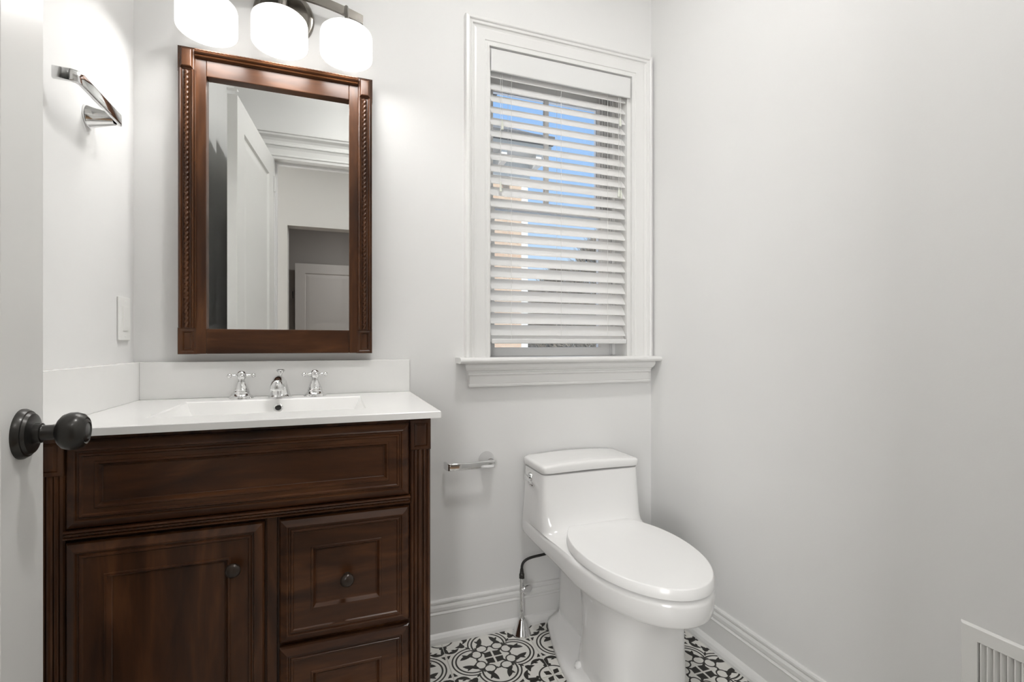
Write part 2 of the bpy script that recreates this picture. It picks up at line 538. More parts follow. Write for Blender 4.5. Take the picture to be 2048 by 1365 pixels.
# doorway jamb and casing on the room side, with a crowned head
bm = bmesh.new()
add_box(bm, DX0-0.0145, DX0, HY-0.005, YF+0.003, 0, DZ)
add_box(bm, DX1, DX1+0.0145, HY-0.005, YF+0.003, 0, DZ)
add_box(bm, DX0-0.0145, DX1+0.0145, HY-0.0045, YF+0.0025, DZ, DZ+0.0145)
for s in (0.03,):
    add_box(bm, DX0, DX0+0.012, HY+0.03, HY+0.06, 0, DZ)
    add_box(bm, DX1-0.012, DX1, HY+0.03, HY+0.06, 0, DZ)
    add_box(bm, DX0+0.012, DX1-0.012, HY+0.0305, HY+0.0595, DZ-0.012, DZ)
struct('trim_1', bm, M['trim'])
CASP = [(0, 0), (0, 0.022), (0.004, 0.026), (0.012, 0.026), (0.014, 0.020), (0.020, 0.019), (0.026, 0.016), (0.030, 0.014), (0.060, 0.012), (0.064, 0.015), (0.070, 0.015), (0.074, 0.010), (0.088, 0.010), (0.090, 0.0)]
bm = bmesh.new()
CW = 0.09
# casing facing +Y: use mirrored coordinates
def cas_front(bm, x0, x1, z1, yb):
    rings = [[bm.verts.new(p) for p in ((x0+i, yb+d, 0), (x0+i, yb+d, z1-i), (x1-i, yb+d, z1-i), (x1-i, yb+d, 0))] for i, d in CASP]
    for A, B in zip(rings, rings[1:]):
        for i in range(3): bm.faces.new((A[i], A[i+1], B[i+1], B[i]))
    bm.faces.new([r[0] for r in rings]); bm.faces.new([r[3] for r in rings])
cas_front(bm, DX0-CW+0.004, DX1+CW-0.004, DZ+CW-0.004, YF)
struct('trim_2', bm, M['trim'])
crown = [(0, 0), (0.018, 0), (0.022, 0.006), (0.022, 0.02), (0.030, 0.034), (0.044, 0.046), (0.046, 0.056), (0.052, 0.06), (0.052, 0.068), (0, 0.068)]
struct('trim_3', add_prism(bmesh.new(), crown, lambda u, v, a: (a, YF + u, DZ + CW - 0.01 + v), DX0-CW-0.02, DX1+CW+0.02), M['trim'])

# ------------------------------------------------------------------ hall and the room beyond (seen in the mirror)
HYB = -1.50
struct('floor_hall', box(-2.0, 2.4, HYB-2.3, HY, -0.06, 0.0), M['hallfloor'])
struct('ceiling_hall', box(-2.1, 2.5, HYB-2.4, HY+0.02, HC, HC+0.1), M['ceiling'])
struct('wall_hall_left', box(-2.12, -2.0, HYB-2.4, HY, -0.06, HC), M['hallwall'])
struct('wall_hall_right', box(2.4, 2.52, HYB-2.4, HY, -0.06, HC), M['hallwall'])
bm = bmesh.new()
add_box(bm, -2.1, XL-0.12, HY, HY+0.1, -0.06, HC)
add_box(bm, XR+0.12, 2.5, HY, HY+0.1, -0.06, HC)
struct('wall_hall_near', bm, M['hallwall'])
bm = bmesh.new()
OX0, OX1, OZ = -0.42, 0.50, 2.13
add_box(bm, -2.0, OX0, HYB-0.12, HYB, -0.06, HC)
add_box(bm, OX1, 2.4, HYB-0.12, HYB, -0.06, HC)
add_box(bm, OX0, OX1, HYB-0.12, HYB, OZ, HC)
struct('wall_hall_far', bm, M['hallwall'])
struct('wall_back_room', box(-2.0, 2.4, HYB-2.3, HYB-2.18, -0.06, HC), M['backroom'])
bm = bmesh.new()
add_prism(bm, [(0, 0), (0.02, 0), (0.09, 0.08), (0.09, 0.1), (0, 0.1)], lambda u, v, a: (a, HY - u, HC - 0.1 + v), -2.0, 2.4)
struct('trim_4', bm, M['trim'])
bm = bmesh.new()
add_box(bm, OX0-0.001, OX0+0.012, HYB-0.13, HYB+0.008, 0, OZ-0.012)
add_box(bm, OX0-0.001, OX1, HYB-0.13, HYB+0.008, OZ-0.012, OZ+0.001)
struct('trim_5', bm, M['hallwall'])

# added window frame and bars, dressing the fill light on the hall wall
w2 = bpy.data.objects.new('added_window', None); C.objects.link(w2); w2['kind'] = 'structure'
bm = bmesh.new()
for (x0, x1, z0, z1) in ((-1.84, -1.745, 0.50, 2.26), (-0.695, -0.60, 0.50, 2.26), (-1.745, -0.695, 2.155, 2.26), (-1.745, -0.695, 0.50, 0.605)):
    add_box(bm, x0, x1, HYB+0.0005, HYB+0.022, z0, z1, 0.002, 1)
obj('casing', bm, M['trim'], w2)
for (x0, x1, z0, z1) in ((-1.745, -0.695, 1.365, 1.395), (-1.232, -1.208, 0.605, 1.365), (-1.232, -1.208, 1.395, 2.155)):
    obj('muntin', box(x0, x1, HYB+0.0095, HYB+0.018, z0, z1), M['trim'], w2)

# ---- panelled doors (local frame: x along width from hinge, -y the face, z up)
DPROF = [(0, 0.0), (0.006, 0.006), (0.014, 0.007), (0.022, 0.003), (0.030, 0.002), (0.050, 0.005), (0.055, 0.006)]
def door_mesh(wd, ht, th):
    """slab with recessed moulded panels on both faces"""
    bm = bmesh.new()
    st = 0.115
    ps = [(st, wd-st, 0.24, 0.92), (st, wd-st, 1.06, ht-0.125)]
    for face in (0, 1):
        y0, s = (0, 1) if face == 0 else (th, -1)
        xs = [0, st, wd-st, wd]; zs = [0, 0.24, 0.92, 1.06, ht-0.125, ht]
        for i in range(3):
            for k in range(5):
                if i == 1 and k in (1, 3): continue
                bm.faces.new([bm.verts.new(p) for p in ((xs[i], y0, zs[k]), (xs[i+1], y0, zs[k]), (xs[i+1], y0, zs[k+1]), (xs[i], y0, zs[k+1]))])
        for (x0, x1, z0, z1) in ps:
            prof = [(0, 0), (0.008, 0.010), (0.018, 0.011), (0.024, 0.008), (0.050, 0.0045), (0.056, 0.004)]
            rings = [[bm.verts.new(p) for p in ((x0+i, y0+s*d, z0+i), (x1-i, y0+s*d, z0+i), (x1-i, y0+s*d, z1-i), (x0+i, y0+s*d, z1-i))] for i, d in prof]
            for A, B in zip(rings, rings[1:]):
                for i in range(4):
                    j = (i+1) % 4
                    bm.faces.new((A[i], A[j], B[j], B[i]))
            bm.faces.new(rings[-1])
    for f in (((0,0,0),(0,th,0),(0,th,ht),(0,0,ht)), ((wd,0,0),(wd,th,0),(wd,th,ht),(wd,0,ht)), ((0,0,0),(wd,0,0),(wd,th,0),(0,th,0)), ((0,0,ht),(wd,0,ht),(wd,th,ht),(0,th,ht))):
        bm.faces.new([bm.verts.new(p) for p in f])
    bmesh.ops.remove_doubles(bm, verts=bm.verts, dist=1e-5)
    return bm
hx, hy = -0.343, 0.150
fx, fy = -0.405, 0.908
wd = math.hypot(fx-hx, fy-hy)
ang = math.atan2(fy-hy, fx-hx)
# local +x runs from the hinge to the free edge, local +y to the left wall
dr = struct('door_1', door_mesh(wd, 2.125, 0.040), M['door'])
dr.location = (hx, hy, 0.012)
dr.rotation_euler = (0, 0, ang)
KX, KZ = wd-0.062, 0.906
bm = lathe([(0.0, 0.0), (0.034, 0.0), (0.034, 0.003), (0.031, 0.008), (0.029, 0.0085), (0.027, 0.012), (0.0225, 0.0135), (0.014, 0.014)], (KX, 0, KZ), (0, -1, 0), 40)
obj('rosette', bm, M['bronze'], dr, smooth=True, angle=35)
bm = lathe([(0.0, 0.012), (0.0135, 0.013), (0.0135, 0.021), (0.0115, 0.022), (0.0105, 0.024), (0.0105, 0.036), (0.0125, 0.038), (0.018, 0.0395), (0.0235, 0.044), (0.0262, 0.051), (0.0262, 0.058), (0.0235, 0.0655), (0.0185, 0.0695), (0.0165, 0.0688), (0.0150, 0.0702), (0.0120, 0.0712), (0.0105, 0.0702), (0.0, 0.0715)], (KX, 0, KZ), (0, -1, 0), 40)
obj('door_knob', bm, M['bronze'], dr, smooth=True, angle=35, label='dark bronze ribbed round door knob')
for hz in (0.2, 1.05, 1.93):
    bm = lathe([(0, 0), (0.007, 0), (0.007, 0.09), (0, 0.09)], (-0.004, -0.004, hz), (0, 0, 1), 10)
    obj('hinge', bm, M['door'], dr, smooth=True, angle=40)

# far door seen through the hall opening
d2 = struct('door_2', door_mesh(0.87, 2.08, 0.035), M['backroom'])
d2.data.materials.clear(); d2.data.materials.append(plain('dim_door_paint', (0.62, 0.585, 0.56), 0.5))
d2.location = (0.38, -3.52, 0.01); d2.rotation_euler = (0, 0, PI)
bm = lathe([(0, 0), (0.008, 0), (0.008, 0.09), (0, 0.09)], (0.895, -0.010, 1.62), (0, 0, 1), 10)
obj('hinge', bm, M['bronze'], d2)

# ------------------------------------------------------------------ window
win = bpy.data.objects.new('window_1', None); C.objects.link(win); win['kind'] = 'structure'
win.location = (0, 0, 0)
bm = bmesh.new()
WP = [(0, 0), (0, 0.018), (0.003, 0.026), (0.013, 0.028), (0.0155, 0.026), (0.0165, 0.022), (0.021, 0.0215), (0.023, 0.024), (0.027, 0.0235), (0.029, 0.018), (0.036, 0.0155), (0.042, 0.0165), (0.074, 0.0145), (0.076, 0.0115), (0.083, 0.0115), (0.085, 0.013), (0.092, 0.013), (0.092, 0.0)]
add_casing(bm, WX0-0.090, WX1+0.1015, 0.985, WZ1+0.100, WP, YB)
obj('casing', bm, M['trim'], win)
# jamb liner
bm = bmesh.new()
add_box(bm, WX0-0.001, WX0+0.008, YB-0.004, YB+0.2, WZ0+0.0012, WZ1-0.0015)
add_box(bm, WX1-0.008, WX1+0.001, YB-0.004, YB+0.2, WZ0+0.0012, WZ1-0.0015)
add_box(bm, WX0+0.008, WX1-0.008, YB-0.0035, YB+0.2, WZ1-0.0015, WZ1+0.006)
obj('jamb', bm, M['trim'], win)
# stool with rounded nose
bm = bmesh.new()
nose = [(YB+0.2, 0.972), (YB-0.066, 0.972), (YB-0.072, 0.9745), (YB-0.0755, 0.979), (YB-0.0765, 0.9825), (YB-0.0755, 0.987), (YB-0.072, 0.991), (YB-0.066, 0.993), (YB+0.2, 0.993)]
add_prism(bm, nose[1:-1] + [(YB-0.0005, 0.993), (YB-0.0005, 0.972)], lambda u, v, a: (a, u, v), 0.402, XR-0.001)
add_prism(bm, [(YB-0.001, 0.972), (YB-0.001, 0.993), (YB+0.2, 0.993), (YB+0.2, 0.972)], lambda u, v, a: (a, u, v), WX0, WX1)
obj('window_sill', bm, M['trim'], win)
ap = [(0, 0.972), (0.052, 0.972), (0.053, 0.966), (0.050, 0.956), (0.044, 0.948), (0.037, 0.944), (0.037, 0.941), (0.034, 0.9385), (0.036, 0.936), (0.036, 0.931), (0.030, 0.9285), (0.028, 0.925), (0.028, 0.900), (0.032, 0.898), (0.033, 0.894), (0.031, 0.8885), (0, 0.888)]
def apron():
    bm = bmesh.new()
    # mitred returns at both ends follow the moulding
    L = [bm.verts.new((0.446 - max(0, u-0.028)*0.9, YB-u, v)) for u, v in ap]
    Rr = [bm.verts.new((1.196 + max(0, u-0.028)*0.6, YB-u, v)) for u, v in ap]
    n = len(ap)
    for i in range(n):
        j = (i+1) % n
        bm.faces.new((L[i], L[j], Rr[j], Rr[i]))
    bm.faces.new(L); bm.faces.new(Rr)
    return bm
obj('apron', apron(), M['trim'], win)
# sashes
GX0, GX1 = 0.592, 1.064
YS = 1.83
def sash(name, x0, x1, z0, z1, y, st, rt, rb):
    s = bpy.data.objects.new(name, None); C.objects.link(s); s.parent = win
    bm = bmesh.new()
    add_box(bm, x0, x0+st, y, y+0.035, z0, z1)
    add_box(bm, x1-st, x1, y, y+0.035, z0, z1)
    add_box(bm, x0+st, x1-st, y, y+0.035, z1-rt, z1)
    add_box(bm, x0+st, x1-st, y, y+0.035, z0, z0+rb)
    obj('sash_frame', bm, M['vinyl'], s)
    return s
us = sash('upper_sash', 0.548, 1.108, 1.565, 2.103, YS+0.012, 0.042, 0.045, 0.042)
obj('muntin', box(0.816, 0.838, YS+0.02, YS+0.036, 1.607, 2.058, 0.003, 1), M['vinyl'], us)
obj('pane', box(0.590, 0.815, YS+0.026, YS+0.030, 1.607, 2.058), M['glass'], us)
obj('pane', box(0.839, 1.066, YS+0.026, YS+0.030, 1.607, 2.058), M['glass'], us)
ls = sash('lower_sash', 0.534, 1.104, 0.9935, 1.610, YS-0.028, 0.050, 0.036, 0.034)
obj('pane', box(0.584, 1.054, YS-0.014, YS-0.010, 1.0275, 1.574), M['glass'], ls)
# side tracks of the vinyl frame
bm = bmesh.new()
for x0 in (1.068, 1.078, 1.090):
    add_box(bm, x0, x0+0.005, YS+0.004, YS+0.012, 1.612, 2.10)
for y0 in (1.775, 1.79, 1.885):
    add_box(bm, 1.098, 1.1095, y0, y0+0.006, 0.995, 2.10)
    add_box(bm, 0.5305, 0.542, y0, y0+0.006, 0.995, 2.10)
obj('sash_track', bm, M['vinyl'], win)

# ------------------------------------------------------------------ blinds
BX0, BX1 = 0.5325, 1.1075
bl = thing('window_blind', 'white two inch slat window blind hanging inside the window frame', 'blind', (0.82, 1.706, 2.05))
def blc(x, y, z): return (x-0.82, y-1.706, z-2.05)
def bbox(x0, x1, y0, y1, z0, z1, bev=0, seg=2):
    return box(x0-0.82, x1-0.82, y0-1.706, y1-1.706, z0-2.05, z1-2.05, bev, seg)
obj('valance', bbox(0.5285, 1.1165, 1.672, 1.680, 2.032, 2.1115, 0.0025), M['blind'], bl)
obj('head_rail', bbox(BX0+0.002, BX1-0.002, 1.684, 1.732, 2.060, 2.111, 0.002), M['blind'], bl)
NS, Z0S, PITCH = 24, 2.0348, 0.0428
slat0 = None
random.seed(11)
for i in range(NS):
    zc = Z0S - PITCH*i if i < NS-1 else Z0S - PITCH*(i-1) - 0.024
    tilt = 50 + random.uniform(-1.5, 1.5)
    if i in (9, 10): tilt += 4
    if i >= 17: tilt += 3
    if slat0 is None:
        n = 8
        top, bot = [], []
        for k in range(n+1):
            u = (k/n - 0.5)*0.050
            crn = 0.0016*(1-(2*k/n-1)**2)
            top.append((u, crn+0.0013)); bot.append((u, crn-0.0013))
        poly = top + bot[::-1]
        bm = add_prism(bmesh.new(), poly, lambda u, v, a: (a, u, v), -(BX1-BX0)/2+0.001, (BX1-BX0)/2-0.004)
        s = obj('slat', bm, M['slat'], bl, smooth=True, angle=40)
        slat0 = s
    else:
        s = slat0.copy(); C.objects.link(s)
    s.location = blc((BX0+BX1)/2 + random.uniform(-0.0008, 0.0008), 1.706, zc + random.uniform(-0.001, 0.001))
    s.rotation_euler = (R(tilt), R(random.uniform(-0.12, 0.12)), 0)
zb = Z0S - PITCH*(NS-1) + 0.004
obj('bottom_rail', bbox(BX0+0.002, BX1-0.002, 1.682, 1.730, zb-0.012, zb+0.006, 0.003), M['blind'], bl)
LX = (0.612, 0.815, 1.020)
for x in LX:
    bm = bmesh.new()
    for y in (1.6870, 1.7255):
        add_tube(bm, [blc(x, y, 2.045), blc(x, y, zb)], 0.0006, 6)
    obj('ladder_cord', bm, M['cord'], bl)
for (x, z) in ((0.575, 1.84), (0.569, 1.612), (1.076, 1.93), (1.070, 1.645), (1.080, 1.638)):
    bm = add_tube(bmesh.new(), [blc(x, 1.686, 2.07), blc(x, 1.6845, z+0.02)], 0.0006, 6)
    obj('pull_cord', bm, M['cord'], bl)
    bm = lathe([(0.0, 0.022), (0.0022, 0.022), (0.0032, 0.012), (0.0046, 0.0), (0.0052, -0.010), (0.0045, -0.013), (0.0, -0.013)], blc(x, 1.6835, z), (0, 0, 1), 12)
    obj('tassel', bm, M['tassel'], bl, smooth=True, angle=40)

# ------------------------------------------------------------------ vanity cabinet
VX0, VX1, VF, VT = -0.5445, 0.219, 1.187, 0.862
van = thing('vanity_cabinet', 'dark cherry wood vanity cabinet with panelled door and drawers under the white sink top', 'cabinet', ((VX0+VX1)/2, 1.43, 0))
ox, oy = van.location.x, van.location.y
def vb(x0, x1, y0, y1, z0, z1, bev=0, seg=2): return box(x0-ox, x1-ox, y0-oy, y1-oy, z0, z1, bev, seg)
bm = bmesh.new()
for q in ((VX0+0.002, VX0+0.020, VF+0.012, 1.684, 0.09, VT-0.001), (VX1-0.020, VX1-0.002, VF+0.012, 1.684, 0.09, VT-0.001), (VX0+0.020, VX1-0.020, 1.672, 1.684, 0.09, VT-0.001),
          (VX0+0.020, VX1-0.020, VF+0.012, 1.672, 0.09, 0.108), (VX0+0.020, VX1-0.020, VF+0.012, VF+0.030, 0.108, VT-0.001)):
    add_box(bm, q[0]-ox, q[1]-ox, q[2]-oy, q[3]-oy, q[4], q[5])
obj('carcass', bm, M['wood_v'], van)
obj('toe_kick', vb(VX0+0.03, VX1-0.03, VF+0.06, 1.68, 0.001, 0.09), M['wood_h'], van)
# pilasters with carved blocks and reeding
for (x0, x1) in ((VX0, -0.496), (0.170, VX1)):
    bm = bmesh.new()
    p = []
    wd_ = x1 - x0
    # reeded section: list of bumps across the width
    def sect():
        pts = [(0, 0)]
        pts += [(0, 0.010), (0.003, 0.013), (0.007, 0.013), (0.008, 0.010)]
        for c, r in ((0.014, 0.0045), (wd_/2, 0.0062), (wd_-0.014, 0.0045)):
            for k in range(7):
                a = PI - PI*k/6
                pts.append((c + r*math.cos(a), 0.0095 + r*math.sin(a)))
            pts.append((c + r + 0.0005, 0.0095))
        pts += [(wd_-0.008, 0.010), (wd_-0.007, 0.013), (wd_-0.003, 0.013), (wd_, 0.010), (wd_, 0)]
        out = [pts[0]]
        for q in pts[1:]:
            if q[0] >= out[-1][0] - 1e-9 and (abs(q[0]-out[-1][0]) + abs(q[1]-out[-1][1])) > 1e-6: out.append(q)
        return out
    add_prism(bm, sect(), lambda u, v, a: (x0+u-ox, VF+0.012-v-oy, a), 0.12, 0.784)
    pl = obj('pilaster', bm, M['wood_v'], van)
    bm = bmesh.new()
    add_panel(bm, x0-ox, x1-ox, 0.784, 0.858, [(0, 0.0), (0, 0.017), (0.002, 0.019), (0.0085, 0.019), (0.0095, 0.0165), (0.0155, 0.0195), (0.0165, 0.0195)], VF+0.012-oy)
    obj('corner_block', bm, M['wood_v'], pl)
    bm = bmesh.new()
    add_panel(bm, x0-ox, x1-ox, 0.0015, 0.12, [(0, 0.0), (0, 0.017), (0.002, 0.019), (0.010, 0.019), (0.0125, 0.0165)], VF+0.012-oy)
    obj('foot_block', bm, M['wood_v'], pl)
# centre stile between door and drawers
obj('centre_stile', vb(-0.142, -0.122, VF+0.004, VF+0.02, 0.10, 0.662, 0.001), M['wood_v'], van)
# drawer / door fronts: outer slope, bead, flat frame, inner bead, recessed field
FP = lambda i2x, i2z: [(0, 0.0), (0, 0.008), (0.003, 0.0125), (0.016, 0.0195), (0.0185, 0.0195), (0.0200, 0.0165), (0.0230, 0.0165), (0.0250, 0.0195), (0.0285, 0.0195), (0.0305, 0.0165),
    ((i2x-0.010), (i2z-0.010), 0.0165), ((i2x-0.009), (i2z-0.009), 0.0185), ((i2x-0.005), (i2z-0.005), 0.0185), (i2x, i2z, 0.0100), (i2x+0.002, i2z+0.002, 0.0090)]
def front(name, x0, x1, z0, z1, ix, iz, mat, matp):
    prof = []
    for t in FP(ix, iz):
        prof.append((t[0], t[1]) if len(t) == 2 else ((t[0], t[1]), t[2]))
    bm = bmesh.new()
    # every ring except the last field plate
    add_panel(bm, x0-ox, x1-ox, z0, z1, prof, VF+0.008-oy)
    d = obj(name, bm, mat, van)
    # flat recessed field as its own piece with crossing grain
    bm = bmesh.new()
    add_panel(bm, x0+ix+0.002-ox, x1-ix-0.002-ox, z0+iz+0.002, z1-iz-0.002, [(0, 0.0088), (0.0, 0.0094), (0.0006, 0.0098)], VF+0.008-oy)
    obj('panel', bm, matp, d)
    return d
def knob(par, x, z):
    bm = lathe([(0, 0), (0.009, 0), (0.0085, 0.003), (0.006, 0.006), (0.0055, 0.013), (0.009, 0.016), (0.0135, 0.019), (0.0152, 0.0225), (0.0148, 0.026), (0.011, 0.0295), (0.006, 0.0312), (0.0, 0.0318)], (x-ox, VF-0.004-oy, z), (0, -1, 0), 28)
    obj('knob', bm, M['knobwood'], par, smooth=True, angle=50, label='small round dark bronze knob')
ff = front('false_front', -0.494, 0.167, 0.677, 0.850, 0.058, 0.050, M['wood_h'], M['wood_p'])
ff['label'] = 'fixed top panel with long recessed field'
dd = front('door', -0.494, -0.147, 0.105, 0.651, 0.073, 0.075, M['wood_v'], M['wood_v'])
knob(dd, -0.203, 0.563)
d1 = front('drawer', -0.117, 0.167, 0.376, 0.651, 0.075, 0.076, M['wood_h'], M['wood_h'])
knob(d1, 0.025, 0.505)
d2_ = front('drawer', -0.117, 0.167, 0.105, 0.366, 0.075, 0.071, M['wood_h'], M['wood_h'])
knob(d2_, 0.025, 0.235)
# ledge under the false front with rope carving
led = [(0, 0.6595), (0.019, 0.6595), (0.021, 0.6605), (0.021, 0.6625), (0.017, 0.664), (0.017, 0.669), (0.020, 0.671), (0.022, 0.673), (0.021, 0.676), (0, 0.6765)]
bm = add_prism(bmesh.new(), led, lambda u, v, a: (a-ox, VF+0.010-u-oy, v), -0.495, 0.169)
lg = obj('ledge', bm, M['wood_h'], van)
def rope_mesh(length, r, pitch, nl, seg=8):
    """two strand twist along +z"""
    rings = []
    n = 10
    for i in range(nl+1):
        z = length*i/nl
        ph = 2*PI*z/pitch
        rings.append([(r*(0.78+0.22*math.cos(2*(2*PI*k/n) - ph))*math.cos(2*PI*k/n), r*(0.78+0.22*math.cos(2*(2*PI*k/n) - ph))*math.sin(2*PI*k/n), z) for k in range(n)])
    return rings
rr = rope_mesh(0.660, 0.0042, 0.012, 330)
bm = loft([[(-0.494 + p[2]-ox, VF-0.0085-oy+p[0]*0.6, 0.6675+p[1]*0.75) for p in r] for r in rr])
obj('rope_carving', bm, M['wood_h'], lg, smooth=True)

# ------------------------------------------------------------------ sink top
CT, CB = 0.880, 0.8640
top = thing('sink_top', 'white quartz vanity top with integrated rectangular basin', 'sink', (-0.155, 1.42, CB))
tx, ty = -0.155, 1.42
CX0, CX1, CY0, CY1 = XL+0.0005, 0.2375, 1.149, 1.6895
bx0, bx1, by0, by1 = -0.388, 0.072, 1.262, 1.568     # rim
def counter():
    bm = bmesh.new()
    zt, zb_ = CT-CB, 0.0
    def v(x, y, z): return bm.verts.new((x-tx, y-ty, z))
    b = 0.0015
    outer_b = [(CX0, CY0), (CX1, CY0), (CX1, CY1), (CX0, CY1)]
    def rect(x0, y0, x1, y1, z): return [v(x0, y0, z), v(x1, y0, z), v(x1, y1, z), v(x0, y1, z)]
    r0 = rect(CX0, CY0, CX1, CY1, zb_)
    r1 = rect(CX0, CY0, CX1, CY1, zt-b)
    r2 = rect(CX0+b, CY0+b, CX1-b, CY1-b, zt)
    r3 = rect(bx0, by0, bx1, by1, zt)
    r4 = rect(bx0+0.003, by0+0.003, bx1-0.003, by1-0.003, zt-0.003)
    r5 = rect(bx0+0.026, by0+0.020, bx1-0.026, by1-0.028, zt-0.055)
    r6 = rect(bx0+0.045, by0+0.045, bx1-0.045, by1-0.045, zt-0.098)
    r7 = rect(bx0+0.075, by0+0.080, bx1-0.075, by1-0.080, zt-0.106)
    for A, B in ((r0, r1), (r1, r2), (r2, r3), (r3, r4), (r4, r5), (r5, r6), (r6, r7)):
        for i in range(4):
            j = (i+1) % 4
            bm.faces.new((A[i], A[j], B[j], B[i]))
    bm.faces.new(r7)
    # underside ring around the bowl
    q0 = rect(bx0-0.008, by0-0.008, bx1+0.008, by1+0.008, zb_)
    q1 = rect(bx0+0.035, by0+0.035, bx1-0.035, by1-0.035, zt-0.118)
    for A, B in ((r0, q0), (q0, q1)):
        for i in range(4):
            j = (i+1) % 4
            bm.faces.new((A[j], A[i], B[i], B[j]))
    bm.faces.new(q1)
    return bm
obj('counter', counter(), M['quartz'], top)
obj('backsplash', box(CX0+0.020-tx, 0.2365-tx, 1.669-ty, 1.6893-ty, CT-CB, 0.988-CB, 0.0012), M['quartz'], top)
obj('side_splash', box(CX0-tx, CX0+0.020-tx, CY0+0.004-ty, 1.6893-ty, CT-CB, 0.988-CB, 0.0012), M['quartz'], top)
# overflow and drain
t_ = 0.0185/0.055
oyc = by1 - 0.003 - (0.025)*0.42 + 0.0005
zt_ = CT - CB - 0.003 - 0.052*0.42
nrm = Vector((0, -0.9, 0.43)).normalized()
bm = lathe([(0.0075, 0.0), (0.0125, 0.0), (0.0125, 0.0016), (0.0115, 0.0024), (0.0085, 0.0024), (0.0075, 0.001)], (-0.156-tx, oyc-ty, zt_), nrm, 28, False)
obj('overflow_ring', bm, M['chrome'], top, smooth=True, angle=40)
bm = lathe([(0, 0.0002), (0.0078, 0.0002), (0.0078, 0.0012), (0, 0.0012)], (-0.156-tx, oyc-ty, zt_), nrm, 24)
obj('overflow_hole', bm, M['dark'], top)
bm = lathe([(0, 0), (0.022, 0), (0.022, 0.002), (0.018, 0.003), (0.016, 0.001), (0.0, 0.004)], (-0.156-tx, 1.42-ty, CT-CB-0.106), (0, 0, 1), 28)
obj('drain', bm, M['chrome'], top, smooth=True, angle=40)

# ------------------------------------------------------------------ faucet
FY = 1.628
def handle(x, rotz, label):
    h = thing('cross_tap', label, 'tap', (x, FY, CT), (0, 0, rotz), 'chrome cross tap handles on the sink top')
    bm = lathe([(0, 0), (0.0325, 0), (0.0325, 0.003), (0.0305, 0.0065), (0.0265, 0.008), (0.0235, 0.0115), (0.0215, 0.014), (0.0215, 0.020), (0.0195, 0.0225), (0.0200, 0.026), (0.0178, 0.029), (0.0165, 0.034), (0.0135, 0.041), (0.0105, 0.047), (0.0105, 0.050), (0.0090, 0.0515), (0.0090, 0.057), (0.0, 0.058)], (0, 0, 0), (0, 0, 1), 32)
    obj('base', bm, M['chrome'], h, smooth=True, angle=32)
    bm = lathe([(0, 0.057), (0.0105, 0.057), (0.0125, 0.061), (0.0125, 0.072), (0.0105, 0.0765), (0.008, 0.079), (0.004, 0.0805), (0, 0.081)], (0, 0, 0), (0, 0, 1), 28)
    obj('hub', bm, M['chrome'], h, smooth=True, angle=32)
    for k in range(4):
        a = k*PI/2
        d = (math.cos(a), math.sin(a), 0)
        bm = lathe([(0, 0.010), (0.0050, 0.010), (0.0042, 0.015), (0.0034, 0.020), (0.0044, 0.0225), (0.0044, 0.0245), (0.0036, 0.0255), (0.0058, 0.0285), (0.0062, 0.0315), (0.0052, 0.0352), (0.0028, 0.0372), (0, 0.0376)], (0, 0, 0.0665), d, 16)
        obj('spoke', bm, M['chrome'], h, smooth=True, angle=50)
    return h
handle(-0.262, R(12), 'left chrome cross handle tap on the white sink top')
handle(-0.060, R(10), 'right chrome cross handle tap on the white sink top')
sp = thing('basin_faucet', 'short chrome faucet spout with lift knob between the two cross handles', 'faucet', (-0.158, FY, CT))
bm = lathe([(0, 0), (0.0335, 0), (0.0335, 0.003), (0.0310, 0.006), (0.0290, 0.008), (0.0275, 0.012), (0.0240, 0.024), (0.0205, 0.036), (0.0175, 0.048), (0.0125, 0.056), (0.0, 0.058)], (0, 0, 0), (0, 0, 1), 32)
obj('body', bm, M['chrome'], sp, smooth=True, angle=32)
pts = bez((0, 0.004, 0.030), (0, -0.020, 0.052), (0, -0.050, 0.060), (0, -0.092, 0.040), 14)
bm = add_tube(bmesh.new(), pts, [0.0190 - 0.0035*i/14 for i in range(15)], 20)
add_lathe(bm, [(0, 0), (0.0165, 0.0), (0.0185, 0.004), (0.0180, 0.014), (0.0145, 0.026), (0.0085, 0.032), (0, 0.033)], (0, -0.090, 0.025), (0, 0.12, 1), 24)
obj('spout', bm, M['chrome'], sp, smooth=True, angle=60)
bm = lathe([(0, 0.040), (0.0055, 0.040), (0.0045, 0.052), (0.0035, 0.062), (0.0045, 0.068), (0.0085, 0.074), (0.0125, 0.079), (0.0128, 0.081), (0.0105, 0.083), (0.0, 0.0838)], (0.0, 0.012, 0.0), (0, 0, 1), 24)
obj('lift_knob', bm, M['chrome'], sp, smooth=True, angle=50)

# ------------------------------------------------------------------ framed mirror
MX0, MX1, MZ0, MZ1 = -0.4275, 0.1125, 1.011, 1.905
mir = thing('framed_mirror', 'tall mirror in a carved cherry wood frame hanging above the sink', 'mirror', ((MX0+MX1)/2, 1.688, MZ0))
mx_, mz_ = (MX0+MX1)/2, MZ0
def mp(x, y, z): return (x-mx_, y-1.688, z-mz_)
def mb(x0, x1, y0, y1, z0, z1, bev=0, seg=2): return box(x0-mx_, x1-mx_, y0-1.688, y1-1.688, z0-mz_, z1-mz_, bev, seg)
PW = 0.047
GX0m, GX1m, GZ0, GZ1 = -0.356, 0.041, 1.085, 1.826
obj('backing', mb(MX0+0.002, MX1-0.002, 1.668, 1.6875, MZ0+0.002, MZ1-0.004), M['wood_v'], mir)
YFm = 1.643
